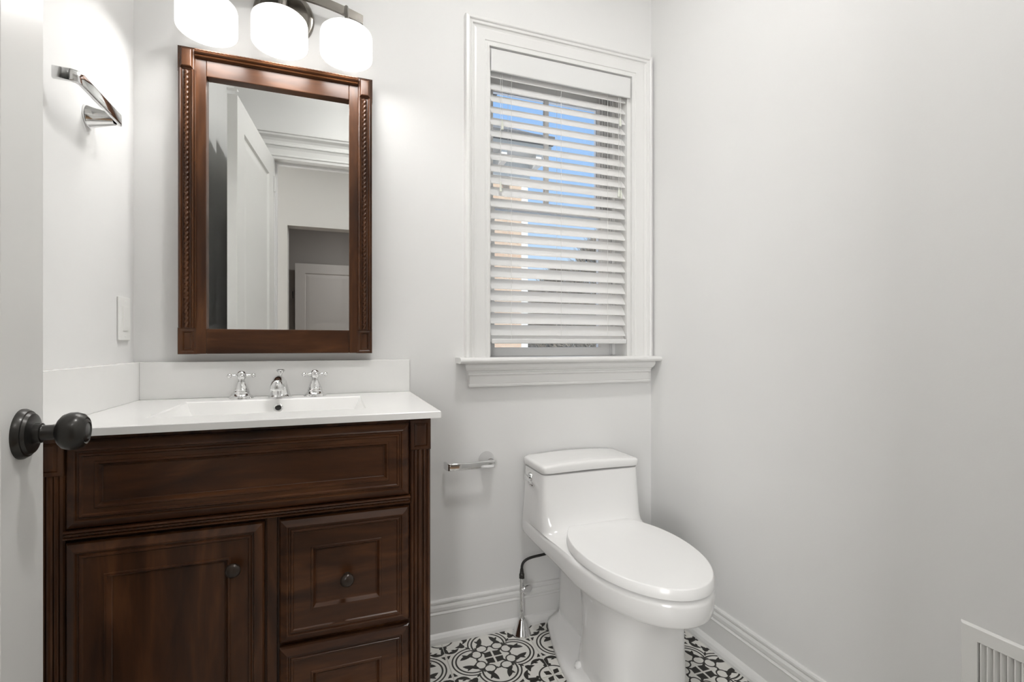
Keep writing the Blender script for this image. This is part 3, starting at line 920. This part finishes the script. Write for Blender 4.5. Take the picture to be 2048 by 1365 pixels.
# flat inner frame: stiles and rails
obj('stile', mb(MX0+PW-0.004, GX0m, YFm, 1.668, MZ0+0.001, MZ1-0.030, 0.002), M['wood_v'], mir)
obj('stile', mb(GX1m, MX1-PW+0.004, YFm, 1.668, MZ0+0.001, MZ1-0.030, 0.002), M['wood_v'], mir)
obj('rail', mb(GX0m, GX1m, YFm, 1.668, MZ0+0.001, GZ0, 0.002), M['wood_h'], mir)
obj('rail', mb(GX0m, GX1m, YFm, 1.668, GZ1, MZ1-0.030, 0.002), M['wood_h'], mir)
# head moulding
hm = [(0, MZ1-0.0317), (0.003, MZ1-0.0317), (0.006, MZ1-0.0303), (0.012, MZ1-0.0292), (0.014, MZ1-0.0268), (0.012, MZ1-0.0247), (0.0095, MZ1-0.0236), (0.013, MZ1-0.0219), (0.018, MZ1-0.0205), (0.020, MZ1-0.0184), (0.018, MZ1-0.0166), (0.016, MZ1-0.0156), (0.017, MZ1-0.0128), (0.016, MZ1-0.0100), (-0.02, MZ1-0.0100), (-0.02, MZ1-0.0317)]
bm = add_prism(bmesh.new(), hm, lambda u, v, a: mp(a, YFm+0.001-u, v), MX0+PW-0.002, MX1-PW+0.002)
hmo = obj('head_moulding', bm, M['wood_h'], mir)
rr = rope_mesh(MX1-MX0-2*PW, 0.0032, 0.010, 260)
bm = loft([[mp(MX0+PW+p[2], YFm-0.0155+p[0]*0.7, MZ1-0.0125+p[1]*0.75) for p in r] for r in rr])
obj('rope_carving', bm, M['wood_h'], hmo, smooth=True)
for (x0, x1) in ((MX0, MX0+PW), (MX1-PW, MX1)):
    pw = x1-x0
    sec = [(0.002, 0), (0.002, 0.004), (0.004, 0.008), (0.008, 0.0105), (0.011, 0.008), (0.0125, 0.003), (0.0145, 0.002), (0.0315, 0.002), (0.034, 0.003), (0.0355, 0.008), (0.0385, 0.0105), (0.0405, 0.008), (0.0415, 0.004), (0.043, 0.004), (0.0445, 0.006), (0.046, 0.004), (0.046, 0)]
    sec = sec + [(0.046, -0.027), (0.002, -0.027)]
    bm = add_prism(bmesh.new(), sec, lambda u, v, a: mp(x0+u, YFm-0.001-v, a), MZ0+0.076, MZ1-0.070)
    pl = obj('pilaster', bm, M['wood_v'], mir, smooth=True, angle=35)
    L_ = MZ1-MZ0-0.150
    rr = rope_mesh(L_, 0.0068, 0.0145, 620)
    xc = x0 + 0.0225
    bm = loft([[mp(xc+p[0], YFm-0.0045+p[1]*0.85, MZ0+0.077+p[2]) for p in r] for r in rr])
    obj('rope_carving', bm, M['wood_v'], pl, smooth=True)
    # plinth block
    bm = bmesh.new()
    add_panel(bm, x0-0.001-mx_, x1-mx_, 0.0, 0.078, [(0, 0), (0, 0.040), (0.0015, 0.042), (0.006, 0.042), (0.010, 0.0395), (0.0125, 0.0395), (0.014, 0.041), (0.0155, 0.0365), (0.0165, 0.0360)], 1.687-0.001-1.688+0.0)
    obj('plinth_block', bm, M['wood_v'], pl)
    # cap block, canted
    bm = bmesh.new()
    add_panel(bm, x0-0.001-mx_, x1+0.001-mx_, MZ1-0.074-mz_, MZ1-mz_, [(0, 0), (0, 0.040), (0.0015, 0.042), (0.004, 0.043), (0.0065, 0.0465), (0.009, 0.0475), (0.0125, 0.0535), (0.0145, 0.0545)], 1.687-0.001-1.688)
    obj('cap_block', bm, M['wood_v'], pl)
# bevelled glass
def glass():
    bm = bmesh.new()
    B = 0.022
    yb_, yf_ = 1.66075, 1.6611
    def rect(i, y): return [bm.verts.new(mp(x, y, z)) for x, z in ((GX0m-0.002+i, GZ0-0.002+i), (GX1m+0.002-i, GZ0-0.002+i), (GX1m+0.002-i, GZ1+0.002-i), (GX0m-0.002+i, GZ1+0.002-i))]
    a, b, c = rect(0, 1.667), rect(0, yb_), rect(B+0.002, yf_)
    for P, Q in ((a, b), (b, c)):
        for i in range(4):
            j = (i+1) % 4
            bm.faces.new((P[i], P[j], Q[j], Q[i]))
    bm.faces.new(c); bm.faces.new(a)
    return bm
obj('mirror_glass', glass(), M['mirror'], mir)

# ------------------------------------------------------------------ vanity light
vl = thing('vanity_light', 'three shade wall light on a dark nickel bar above the mirror', 'lamp', (-0.152, 1.688, 2.075))
bm = lathe([(0, 0), (0.088, 0), (0.088, 0.004), (0.084, 0.009), (0.076, 0.011), (0.070, 0.016), (0, 0.018)], (0.0, 0, 0.002), (0, -1, 0), 40)
obj('backplate', bm, M['nickel'], vl, smooth=True, angle=35)
bm = bmesh.new()
n = 24
outer = []
for k in range(n+1):
    t = -1 + 2*k/n
    outer.append((0.236*t, 0.012 + 0.040*(1-t*t)))
Aq = [[bm.verts.new((x, y, z + dz)) for (y, z) in ((-0.040, -0.010), (-0.048, -0.010), (-0.048, 0.018), (-0.040, 0.018))] for x, dz in outer]
for P, Q in zip(Aq, Aq[1:]):
    for i in range(4):
        j = (i+1) % 4
        bm.faces.new((P[i], P[j], Q[j], Q[i]))
bm.faces.new(Aq[0]); bm.faces.new(Aq[-1])
obj('bar', bm, M['nickel'], vl)
bm = add_tube(bmesh.new(), [(0, -0.02, 0.01), (0, -0.044, 0.04)], 0.012, 14)
obj('stem', bm, M['nickel'], vl, smooth=True, angle=40)
for k, x in enumerate((-0.184, 0.0, 0.184)):
    dz = 0.012 + 0.040*(1-(x/0.236)**2)
    bm = add_tube(bmesh.new(), [(x, -0.044, dz), (x, -0.085, dz-0.008), (x, -0.122, -0.040), (x, -0.128, -0.080)], 0.006, 12)
    ar = obj('arm', bm, M['nickel'], vl, smooth=True, angle=40)
    bm = lathe([(0.0, 0.0), (0.012, 0.0), (0.055, 0.002), (0.067, 0.005), (0.0735, 0.0115), (0.0755, 0.020), (0.0755, 0.078), (0.0745, 0.083), (0.0715, 0.0865), (0.0680, 0.0875), (0.067, 0.084), (0.067, 0.074)], (x, -0.128, -0.079), (0, 0, -1), 56, False)
    obj('glass_shade', bm, M['shade'], ar, smooth=True, angle=60)
    bm = lathe([(0.0, 0.081), (0.067, 0.081), (0.067, 0.079), (0.0, 0.079)], (x, -0.128, -0.079), (0, 0, -1), 48)
    obj('diffuser', bm, M['shade_bottom'], ar)

# ------------------------------------------------------------------ toilet
TC = 0.843
toi = thing('toilet', 'white one piece toilet with closed seat lid in the corner under the window', 'toilet', (TC, 1.665, 0))
def tp(x, y, z): return (x-TC, y-1.665, z)
def dring(w, yb, yf, z, ym=None, ef=2.0, eb=7.0, wb=None, n=96, zf=None, crown=0.0):
    """closed outline; ym = y of widest point, front part exponent ef, back part exponent eb; zf(y,x) adds height"""
    if ym is None: ym = (yb+yf)/2
    out = []
    for k in range(n):
        a = 2*PI*k/n
        c_, s_ = math.cos(a), math.sin(a)
        if s_ <= 0:
            ex = ef
            x = math.copysign(abs(c_)**(2/ex), c_)*w
            y = ym - abs(s_)**(2/ex)*(ym-yf)
        else:
            # straight flank, small corner radius, straight back
            ww = w if wb is None else wb
            r_ = min(0.030 if eb < 12 else 0.022, ww*0.4, (yb-ym)*0.6)
            t = a/PI if a <= PI/2 else 1-a/PI
            if t < 0.24:
                q = t/0.24
                y = ym + (yb-r_-ym)*q
                x = w + (ww-w)*(q*q*(3-2*q))
            elif t < 0.38:
                q = (t-0.24)/0.14*PI/2
                x = ww-r_+r_*math.cos(q); y = yb-r_+r_*math.sin(q)
            else:
                x = (ww-r_)*(0.5-t)/0.12; y = yb
            if a > PI/2: x = -x
        zz = z + (zf(x, y) if zf else 0) + crown*(1-(x/0.1925)**2)
        out.append(tp(TC+x, y, zz))
    return out
# ---- bowl deck, skirt band and tank as one piece of china
YT = 1.678
def band_z(base):
    # lower edge of the band climbs towards the wall
    return lambda x, y: base*max(0.0, (y-1.25)/0.415)**1.2
rings = []
# hollow underside of the band
rings.append(dring(0.10, 1.673, 1.10, 0.299, ym=1.36, ef=2.2, eb=5, zf=band_z(0.045)))
rings.append(dring(0.155, 1.677, 1.030, 0.323, ym=1.33, ef=2.1, eb=8, wb=0.186, zf=band_z(0.034)))
rings.append(dring(0.177, 1.678, 0.990, 0.3265, ym=1.33, ef=2.05, eb=10, wb=0.197, zf=band_z(0.031)))
rings.append(dring(0.1835, 1.678, 0.980, 0.332, ym=1.33, ef=2.05, eb=11, wb=0.2000, zf=band_z(0.029)))
rings.append(dring(0.1860, 1.678, 0.974, 0.340, ym=1.33, ef=2.05, eb=11, wb=0.2010, zf=band_z(0.026)))
rings.append(dring(0.1875, 1.678, 0.970, 0.360, ym=1.33, ef=2.05, eb=11, wb=0.2013, zf=band_z(0.014)))
rings.append(dring(0.1875, 1.678, 0.969, 0.386, ym=1.33, ef=2.05, eb=11, wb=0.2010, zf=band_z(0.004)))
rings.append(dring(0.1860, 1.678, 0.971, 0.3945, ym=1.33, ef=2.05, eb=11, wb=0.2006))
rings.append(dring(0.1800, 1.678, 0.980, 0.4005, ym=1.33, ef=2.05, eb=11, wb=0.2003))
# deck to tank: the front of the section retreats and rises in a cove
for (yf, z, ef, ww) in ((1.20, 0.4018, 2.4, 0.186), (1.33, 0.4030, 3.0, 0.1935), (1.385, 0.4050, 3.4, 0.1965), (1.415, 0.4090, 3.8, 0.1985), (1.437, 0.4160, 4.3, 0.1995), (1.453, 0.4270, 5.0, 0.1998), (1.465, 0.4430, 5.8, 0.1990), (1.473, 0.4640, 6.8, 0.1975), (1.479, 0.4920, 8.0, 0.1950), (1.484, 0.5250, 9, 0.1925), (1.488, 0.5600, 10, 0.1905), (1.490, 0.5965, 10, 0.1890)):
    ymm = 1.33 + (1.588-1.33)*min(1, (yf-0.98)/(1.44-0.98))
    rings.append(dring(ww, 1.678, yf, z, ym=ymm, ef=ef, eb=11, wb=(0.2003 if z < 0.43 else None)))
rings.append(dring(0.182, 1.672, 1.496, 0.5985, ym=1.575, ef=8, eb=9))
bm = loft(rings)
obj('body', bm, M['porcelain'], toi, smooth=True, angle=50)
# tank lid with a softly arched top
rings = []
for (w_, yf, z, cr) in ((0.186, 1.488, 0.6005, 0.004), (0.1895, 1.4815, 0.6010, 0.004), (0.1915, 1.4795, 0.6035, 0.004), (0.1925, 1.4785, 0.620, 0.008), (0.1912, 1.480, 0.6245, 0.009), (0.1875, 1.4835, 0.6270, 0.0095), (0.178, 1.492, 0.6280, 0.010), (0.13, 1.52, 0.6283, 0.010), (0.05, 1.56, 0.6283, 0.010)):
    yb = 1.681 - (0.1925-w_)*(0.9 if w_ > 0.18 else 0.45)
    rings.append(dring(w_-0.0005, yb, yf+0.007, z, ym=1.588, ef=12, eb=12, crown=cr))
obj('tank_lid', loft(rings), M['porcelain'], toi, smooth=True, angle=60)
# seat lid: elongated, flat cut back
def lidring(w_, yb, yc, yf, z, n=64, ins=0.0):
    out = []
    # front ellipse from right to left then back part with flat cut
    a_f = yc-yf
    for k in range(n+1):
        a = -PI*k/n
        out.append((TC+w_*math.cos(a), yc+a_f*math.sin(a)))
    m = 16
    tt = (yb-yc)/0.255
    amax = math.asin(min(0.999, tt))
    back = []
    for k in range(1, m+1):
        a = PI - amax*k/m
        back.append((TC+w_*math.cos(a), yc+0.255*math.sin(a)))
    out += back
    out += [(2*TC-x, y) for x, y in reversed(back)]
    return [tp(x, y, z) for x, y in out]
LB, LCY, LF = 1.457, 1.258, 0.970
rings = [lidring(0.1750, LB-0.001, LCY, LF+0.0035, 0.4060), lidring(0.1778, LB, LCY, LF+0.0003, 0.4067), lidring(0.1780, LB, LCY, LF, 0.4085), lidring(0.1740, LB-0.002, LCY, LF+0.005, 0.4302), lidring(0.1730, LB-0.0025, LCY, LF+0.006, 0.4316), lidring(0.1715, LB-0.004, LCY, LF+0.0075, 0.4324), lidring(0.1690, LB-0.006, LCY, LF+0.010, 0.4327), lidring(0.10, LB-0.06, LCY, LF+0.11, 0.4332), lidring(0.03, LB-0.16, LCY, LF+0.25, 0.4334)]
obj('seat_lid', loft(rings), M['seat'], toi, smooth=True, angle=60)
rings = [lidring(0.163, LB-0.01, LCY, LF+0.016, 0.3985), lidring(0.163, LB-0.01, LCY, LF+0.016, 0.4062)]
obj('seat_ring', loft(rings), M['seat'], toi, smooth=True, angle=40)
# pedestal column flaring into the bowl
def oring(w_, y0, y1, z, e=3.0, n=72):
    out = []
    yc, d = (y0+y1)/2, (y1-y0)/2
    for k in range(n):
        a = 2*PI*k/n
        c_, s_ = math.cos(a), math.sin(a)
        out.append(tp(TC+math.copysign(abs(c_)**(2/e), c_)*w_, yc+math.copysign(abs(s_)**(2/e), s_)*d, z))
    return out
rings = [oring(0.134, 1.115, 1.42, 0.0, 3.8), oring(0.133, 1.117, 1.42, 0.02, 3.8), oring(0.131, 1.121, 1.40, 0.10, 3.6), oring(0.130, 1.124, 1.39, 0.17, 3.4), oring(0.131, 1.118, 1.40, 0.22, 3.0), oring(0.128, 1.108, 1.44, 0.265, 2.5), oring(0.140, 1.072, 1.50, 0.300, 2.3), oring(0.155, 1.035, 1.56, 0.333, 2.2)]
obj('pedestal', loft(rings), M['porcelain'], toi, smooth=True, angle=60)
# trapway behind it
rings = [oring(0.072, 1.33, 1.655, 0.02, 5), oring(0.070, 1.33, 1.655, 0.10, 5), oring(0.068, 1.33, 1.655, 0.22, 5), oring(0.075, 1.33, 1.655, 0.30, 4), oring(0.11, 1.33, 1.66, 0.355, 3)]
obj('trapway', loft(rings), M['porcelain'], toi, smooth=True, angle=60)
# spreading foot
def foot(w0, w1, yf, yb, z, n=40):
    """narrow at the wall (w1), wide in front (w0)"""
    out = []
    for k in range(n+1):
        a = -PI*k/n
        out.append((TC+w0*math.cos(a), 1.30+(1.30-yf)*math.sin(a)))
    left = []
    for k in range(1, 13):
        t = k/12
        left.append((TC-(w0+(w1-w0)*t**1.6), 1.30+(yb-0.03-1.30)*t))
    left.append((TC-w1+0.012, yb-0.008)); left.append((TC-w1+0.035, yb))
    out += left + [(2*TC-x, y) for x, y in reversed(left)]
    return [tp(x, y, z) for x, y in out]
rings = [foot(0.176, 0.108, 1.10, 1.665, 0.0), foot(0.177, 0.109, 1.099, 1.665, 0.010), foot(0.174, 0.107, 1.102, 1.662, 0.020), foot(0.160, 0.098, 1.112, 1.656, 0.028), foot(0.130, 0.082, 1.13, 1.645, 0.046), foot(0.10, 0.074, 1.15, 1.64, 0.060)]
obj('foot', loft(rings), M['porcelain'], toi, smooth=True, angle=50)
for s in (-1, 1):
    bm = lathe([(0, -0.008), (0.013, -0.008), (0.0128, 0.004), (0.010, 0.011), (0.005, 0.015), (0, 0.016)], tp(TC+s*0.133, 1.345, 0.040), (0, 0, 1), 20)
    obj('bolt_cap', bm, M['seat'], toi, smooth=True)
# flush lever on the left flank
bm = lathe([(0, -0.006), (0.0165, -0.006), (0.0165, 0.003), (0.0145, 0.006), (0.008, 0.0085), (0.0065, 0.018), (0.0, 0.019)], tp(TC-0.1895, 1.600, 0.568), (-1, 0, 0), 28)
fl_ = obj('flush_lever', bm, M['chrome'], toi, smooth=True, angle=35, label='chrome flush lever')
pts = [tp(TC-0.203, 1.618, 0.5715), tp(TC-0.206, 1.600, 0.5695), tp(TC-0.209, 1.570, 0.563), tp(TC-0.209, 1.545, 0.557), tp(TC-0.207, 1.532, 0.5545)]
bm = add_tube(bmesh.new(), pts, [0.004, 0.0085, 0.0062, 0.0085, 0.005], 14)
obj('lever_arm', bm, M['chrome'], fl_, smooth=True, angle=60)

# ------------------------------------------------------------------ supply valve and hose
VXx, VYy = 0.630, 1.628
sv = thing('supply_valve', 'chrome water supply stop valve rising from the floor beside the toilet', 'valve', (VXx, VYy, 0))
bm = lathe([(0, 0), (0.034, 0), (0.034, 0.002), (0.031, 0.006), (0.017, 0.040), (0.0125, 0.052), (0.0105, 0.054), (0, 0.054)], (0, 0, 0.0005), (0, 0, 1), 36)
obj('escutcheon', bm, M['chrome'], sv, smooth=True, angle=35)
bm = lathe([(0, 0.03), (0.0080, 0.03), (0.0080, 0.150), (0.0095, 0.151), (0.0095, 0.162), (0.0085, 0.163), (0.0085, 0.185), (0.0105, 0.186), (0.0105, 0.198), (0.0075, 0.2), (0.0065, 0.212), (0, 0.212)], (0, 0, 0), (0, 0, 1), 20)
obj('pipe', bm, M['chrome'], sv, smooth=True, angle=35)
# oval handle facing the room
bm = bmesh.new()
add_lathe(bm, [(0, 0.0), (0.0055, 0.0), (0.0055, 0.024), (0, 0.024)], (0, 0, 0.166), (0.45, -0.9, 0), 14)
hb = obj('handle_stem', bm, M['chrome'], sv, smooth=True, angle=35)
bm = lathe([(0, 0.0), (0.0225, 0.0), (0.0245, 0.003), (0.0225, 0.006), (0.015, 0.0075), (0, 0.008)], (0, 0, 0), (0, 0, 1), 28)
bmesh.ops.scale(bm, vec=(1, 0.62, 1), verts=bm.verts)
bmesh.ops.rotate(bm, cent=(0, 0, 0), matrix=Matrix.Rotation(R(90), 3, 'X'), verts=bm.verts)
bmesh.ops.rotate(bm, cent=(0, 0, 0), matrix=Matrix.Rotation(R(26), 3, 'Z'), verts=bm.verts)
bmesh.ops.translate(bm, vec=(0.0105, -0.021, 0.166), verts=bm.verts)
obj('valve_handle', bm, M['chrome'], sv, smooth=True, angle=35)
hs = bez((0, 0, 0.233), (0.0, 0.0, 0.275), (0.055, 0.008, 0.262), (0.10, 0.008, 0.268), 14) + bez((0.10, 0.008, 0.268), (0.118, 0.008, 0.2705), (0.135, 0.010, 0.278), (0.158, 0.012, 0.305), 8)[1:]
bm = add_tube(bmesh.new(), hs, 0.0048, 12)
obj('coupling', lathe([(0, 0.196), (0.0095, 0.196), (0.0100, 0.198), (0.0100, 0.212), (0.0085, 0.214), (0.0070, 0.222), (0.0060, 0.232), (0, 0.232)], (0, 0, 0), (0, 0, 1), 8), M['bronze'], sv)
tag(obj('supply_hose', add_tube(bmesh.new(), [(p[0]+VXx, p[1]+VYy, p[2]) for p in hs], 0.0048, 12), M['hose'], None, smooth=True, angle=60), 'thin black braided hose curving from the stop valve up to the toilet', 'hose')
bm.free()

# ------------------------------------------------------------------ paper holder and towel arm (same hardware family)
def arm_set(name, label, cat, loc, rotz, length, drop, rb):
    """post leaves the wall along -y, arm runs towards -x and its tip turns back to the wall"""
    h = thing(name, label, cat, loc, (0, 0, rotz))
    bm = lathe([(0, 0), (rb, 0), (rb, 0.003), (rb*0.97, 0.005), (rb*0.84, 0.018), (rb*0.62, 0.040), (rb*0.50, 0.052), (0, 0.053)], (0, 0, 0), (0, -1, 0), 40)
    obj('wall_post', bm, M['chrome'], h, smooth=True, angle=30)
    # flat bar with rounded corners, following an L path
    hw, ht = 0.0050, 0.0125
    path = [(0.012, -0.057), (0.0, -0.0605), (-length+0.014, -0.0605), (-length+0.004, -0.057), (-length, -0.048), (-length-0.002, -0.022)]
    sec = []
    for sx, sz, a0 in ((1, 1, 0), (-1, 1, 90), (-1, -1, 180), (1, -1, 270)):
        for k in range(4):
            a = R(a0 + 30*k)
            sec.append((sx*(hw-0.003)+0.003*math.cos(a), sz*(ht-0.003)+0.003*math.sin(a)))
    bm = bmesh.new()
    rr = []
    for i, p in enumerate(path):
        q0, q1 = path[max(0, i-1)], path[min(len(path)-1, i+1)]
        t = Vector((q1[0]-q0[0], q1[1]-q0[1])).normalized()
        nn = Vector((-t.y, t.x))
        rr.append([(p[0]+nn.x*u, p[1]+nn.y*u, v + drop) for u, v in sec])
    loft(rr, bm)
    obj('arm', bm, M['chrome'], h, smooth=True, angle=35)
    return h
arm_set('toilet_paper_holder', 'empty chrome toilet paper holder on the wall beside the vanity', 'paper holder', (0.5155, 1.6895, 0.622), 0, 0.155, -0.004, 0.029)
arm_set('towel_arm', 'chrome towel arm on the left wall above the light switch', 'towel holder', (XL+0.0005, 1.413, 1.577), R(90), 0.200, 0.002, 0.027)

# ------------------------------------------------------------------ light switch
sw = thing('light_switch', 'white rocker light switch plate on the left wall above the side splash', 'switch', (XL+0.0005, 1.612, 1.110))
obj('switch_plate', box(0, 0.006, -0.037, 0.037, -0.059, 0.059, 0.002), M['plastic'], sw)
rk = obj('rocker', box(0.0055, 0.0085, -0.0165, 0.0165, -0.033, 0.033, 0.001), M['plastic'], sw)
for z in (-0.048, 0.048):
    obj('screw', lathe([(0, 0), (0.003, 0), (0.0028, 0.0012), (0, 0.0014)], (0.0058, 0, z), (1, 0, 0), 12), M['plastic'], sw)

# ------------------------------------------------------------------ wall register
rg = thing('wall_register', 'white metal air return grille low on the right wall', 'vent', (XR-0.0005, 0.475, 0.32))
bm = bmesh.new()
W0, W1, Z0, Z1 = -0.155, 0.155, -0.155, 0.147
prof = [(0, 0), (0.0015, 0.004), (0.004, 0.0065), (0.0295, 0.0065), (0.031, 0.004), (0.031, 0.0005)]
rings = [[bm.verts.new(p) for p in ((-d, W0+i, Z0+i), (-d, W1-i, Z0+i), (-d, W1-i, Z1-i), (-d, W0+i, Z1-i))] for i, d in prof]
for A, B in zip(rings, rings[1:]):
    for i in range(4):
        j = (i+1) % 4
        bm.faces.new((A[i], A[j], B[j], B[i]))
obj('frame', bm, M['plastic'], rg)
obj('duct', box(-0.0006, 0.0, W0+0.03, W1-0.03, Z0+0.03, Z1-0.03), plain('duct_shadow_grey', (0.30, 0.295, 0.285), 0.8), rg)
y = W1-0.031-0.0045
fin0 = None
while y > W0+0.033:
    if fin0 is None:
        bm = bmesh.new()
        vs = [bm.verts.new(p) for p in ((-0.0062, 0.0015, Z0+0.0305), (-0.0062, -0.0008, Z0+0.0305), (-0.0008, -0.0060, Z0+0.0305), (-0.0008, -0.0046, Z0+0.0305), (-0.0062, 0.0015, Z1-0.0305), (-0.0062, -0.0008, Z1-0.0305), (-0.0008, -0.0060, Z1-0.0305), (-0.0008, -0.0046, Z1-0.0305))]
        for f in ((0,1,2,3),(4,5,6,7),(0,1,5,4),(1,2,6,5),(2,3,7,6),(3,0,4,7)): bm.faces.new([vs[i] for i in f])
        fin0 = obj('louver', bm, M['plastic'], rg); f_ = fin0
    else:
        f_ = fin0.copy(); C.objects.link(f_)
    f_.location = (0, y, 0)
    y -= 0.0105

# ------------------------------------------------------------------ unseen downlights added as fill behind the camera
def lamp(name, label, loc, power, rad):
    """flush disc downlight added as fill: metal trim ring and a lit lens"""
    t = thing(name, label, 'lamp', loc)
    bm = lathe([(rad, 0.0), (rad*1.22, 0.0), (rad*1.22, 0.006), (rad*1.12, 0.012), (rad, 0.012)], (0, 0, 0), (0, 0, -1), 40, False)
    obj('trim_ring', bm, M['plastic'], t, smooth=True, angle=35)
    m, tt, b = new_mat('lit_lens')
    b.inputs['Emission Color'].default_value = (1, 0.99, 0.975, 1); b.inputs['Emission Strength'].default_value = power
    bm = lathe([(0, 0.001), (rad*0.995, 0.001), (rad*0.995, 0.009), (0, 0.010)], (0, 0, 0), (0, 0, -1), 40)
    obj('lens', bm, m, t)
lamp('fill_downlight', 'round flush ceiling downlight added to fill the bathroom', (0.42, 0.72, HC-0.0005), BATH_FILL, 0.10)
lamp('fill_downlight', 'round flush ceiling downlight added to fill the hall outside the door', (0.35, -0.62, HC-0.0005), HALL_FILL, 0.11)
lamp('fill_downlight', 'round flush ceiling downlight added to brighten the far room beyond the hall', (0.5, -2.4, HC-0.0005), BACK_FILL, 0.10)

# ------------------------------------------------------------------ outside
gr = obj('ground', box(-25, 45, 2.2, 90, -0.9, -0.6), M['ground']); gr['kind'] = 'structure'
GH = 8.0
nb = thing('neighbour_house', 'tan brick house with dark shingle roof seen through the left of the blind', 'house', (0.5, GH+3, -0.6))
hxo, hyo = 0.5, GH+3
def nh(x0, x1, y0, y1, z0, z1): return box(x0-hxo, x1-hxo, y0-hyo, y1-hyo, z0+0.6, z1+0.6)
obj('wall', nh(-6.0, 3.18, GH, GH+8, -0.6, 4.30), M['brick'], nb)
obj('corner_board', nh(3.08, 3.20, GH-0.03, GH+0.25, -0.6, 4.30), M['soffit'], nb)
obj('frieze_board', nh(-6.1, 3.22, GH-0.08, GH, 3.95, 4.30), M['soffit'], nb)
obj('soffit', nh(-6.4, 3.43, GH-0.45, GH+8.4, 4.30, 4.36), M['soffit'], nb)
obj('fascia', nh(-6.42, 3.45, GH-0.48, GH-0.44, 4.30, 4.52), M['soffit'], nb)
gm = nh(-6.5, 3.47, GH-0.58, GH-0.48, 4.40, 4.53)
obj('gutter', gm, plain('dark_gutter', (0.10, 0.095, 0.09), 0.5), nb)
bx_ = 0.0
for k in range(9):
    x = 3.2 - 0.62*k
    obj('bracket', nh(x, x+0.10, GH-0.40, GH-0.08, 4.08, 4.30), M['soffit'], nb)
def hip(x0, x1, y0, y1, z, h, ins, name):
    bm = bmesh.new()
    b = [bm.verts.new((x-hxo, y-hyo, z+0.6)) for x, y in ((x0, y0), (x1, y0), (x1, y1), (x0, y1))]
    ym = (y0+y1)/2
    r = [bm.verts.new((x0+ins-hxo, ym-hyo, z+h+0.6)), bm.verts.new((x1-ins-hxo, ym-hyo, z+h+0.6))]
    bm.faces.new((b[0], b[1], r[1], r[0])); bm.faces.new((b[2], b[3], r[0], r[1])); bm.faces.new((b[1], b[2], r[1])); bm.faces.new((b[3], b[0], r[0])); bm.faces.new(b)
    obj(name, bm, M['shingle'], nb)
hip(-6.5, 3.46, GH-0.52, GH+8.4, 4.53, 2.6, 4.2, 'roof')
obj('dormer_wall', nh(-3.0, 2.60, GH+1.5, GH+5, 4.8, 6.05), M['soffit'], nb)
hip(-3.3, 3.05, GH+1.1, GH+5.3, 6.05, 1.3, 2.0, 'dormer_roof')

def tree(x, y, h, rad, label, seed):
    rnd = random.Random(seed)
    t = thing('bare_tree', label, 'tree', (x, y, -0.6), (0, 0, 0), 'leafless trees beyond the window')
    bm = add_tube(bmesh.new(), [(0, 0, 0), (0.08, 0, h*0.3), (0.0, 0.05, h*0.6)], [0.16, 0.12, 0.07], 8)
    obj('trunk', bm, M['bark'], t, smooth=True)
    bm = bmesh.new()
    for i in range(9000):
        a = rnd.uniform(0, 2*PI); u = rnd.random()**0.5; z = rnd.uniform(0.03, 1.0)
        rr_ = rad*u*math.sin(PI*min(1, z*0.75+0.25))**0.5
        p = Vector((rr_*math.cos(a), rr_*math.sin(a), h*z))
        d = Vector((p.x*0.5+rnd.uniform(-0.5, 0.5), p.y*0.5+rnd.uniform(-0.5, 0.5), rnd.uniform(0.2, 1.0))).normalized()*rnd.uniform(0.18, 0.5)
        s = Vector((rnd.uniform(-1, 1), rnd.uniform(-1, 1), 0)).normalized()*0.020
        s2 = d.cross(s).normalized()*0.018
        a_, b_, c_, e_ = (bm.verts.new(q) for q in (p+s, p-s, p+s2, p+d))
        bm.faces.new((a_, b_, e_)); bm.faces.new((b_, c_, e_)); bm.faces.new((c_, a_, e_)); bm.faces.new((a_, c_, b_))
    o = obj('twigs', bm, M['twigs'], t); o['kind'] = 'stuff'
tree(9.1, 15.5, 5.5, 1.65, 'tall leafless tree at the right edge of the window', 1)
tree(9.4, 19.6, 5.0, 1.7, 'middle leafless tree outside the window', 2)
tree(9.4, 23.6, 4.4, 1.8, 'low leafless tree next to the neighbouring house', 3)
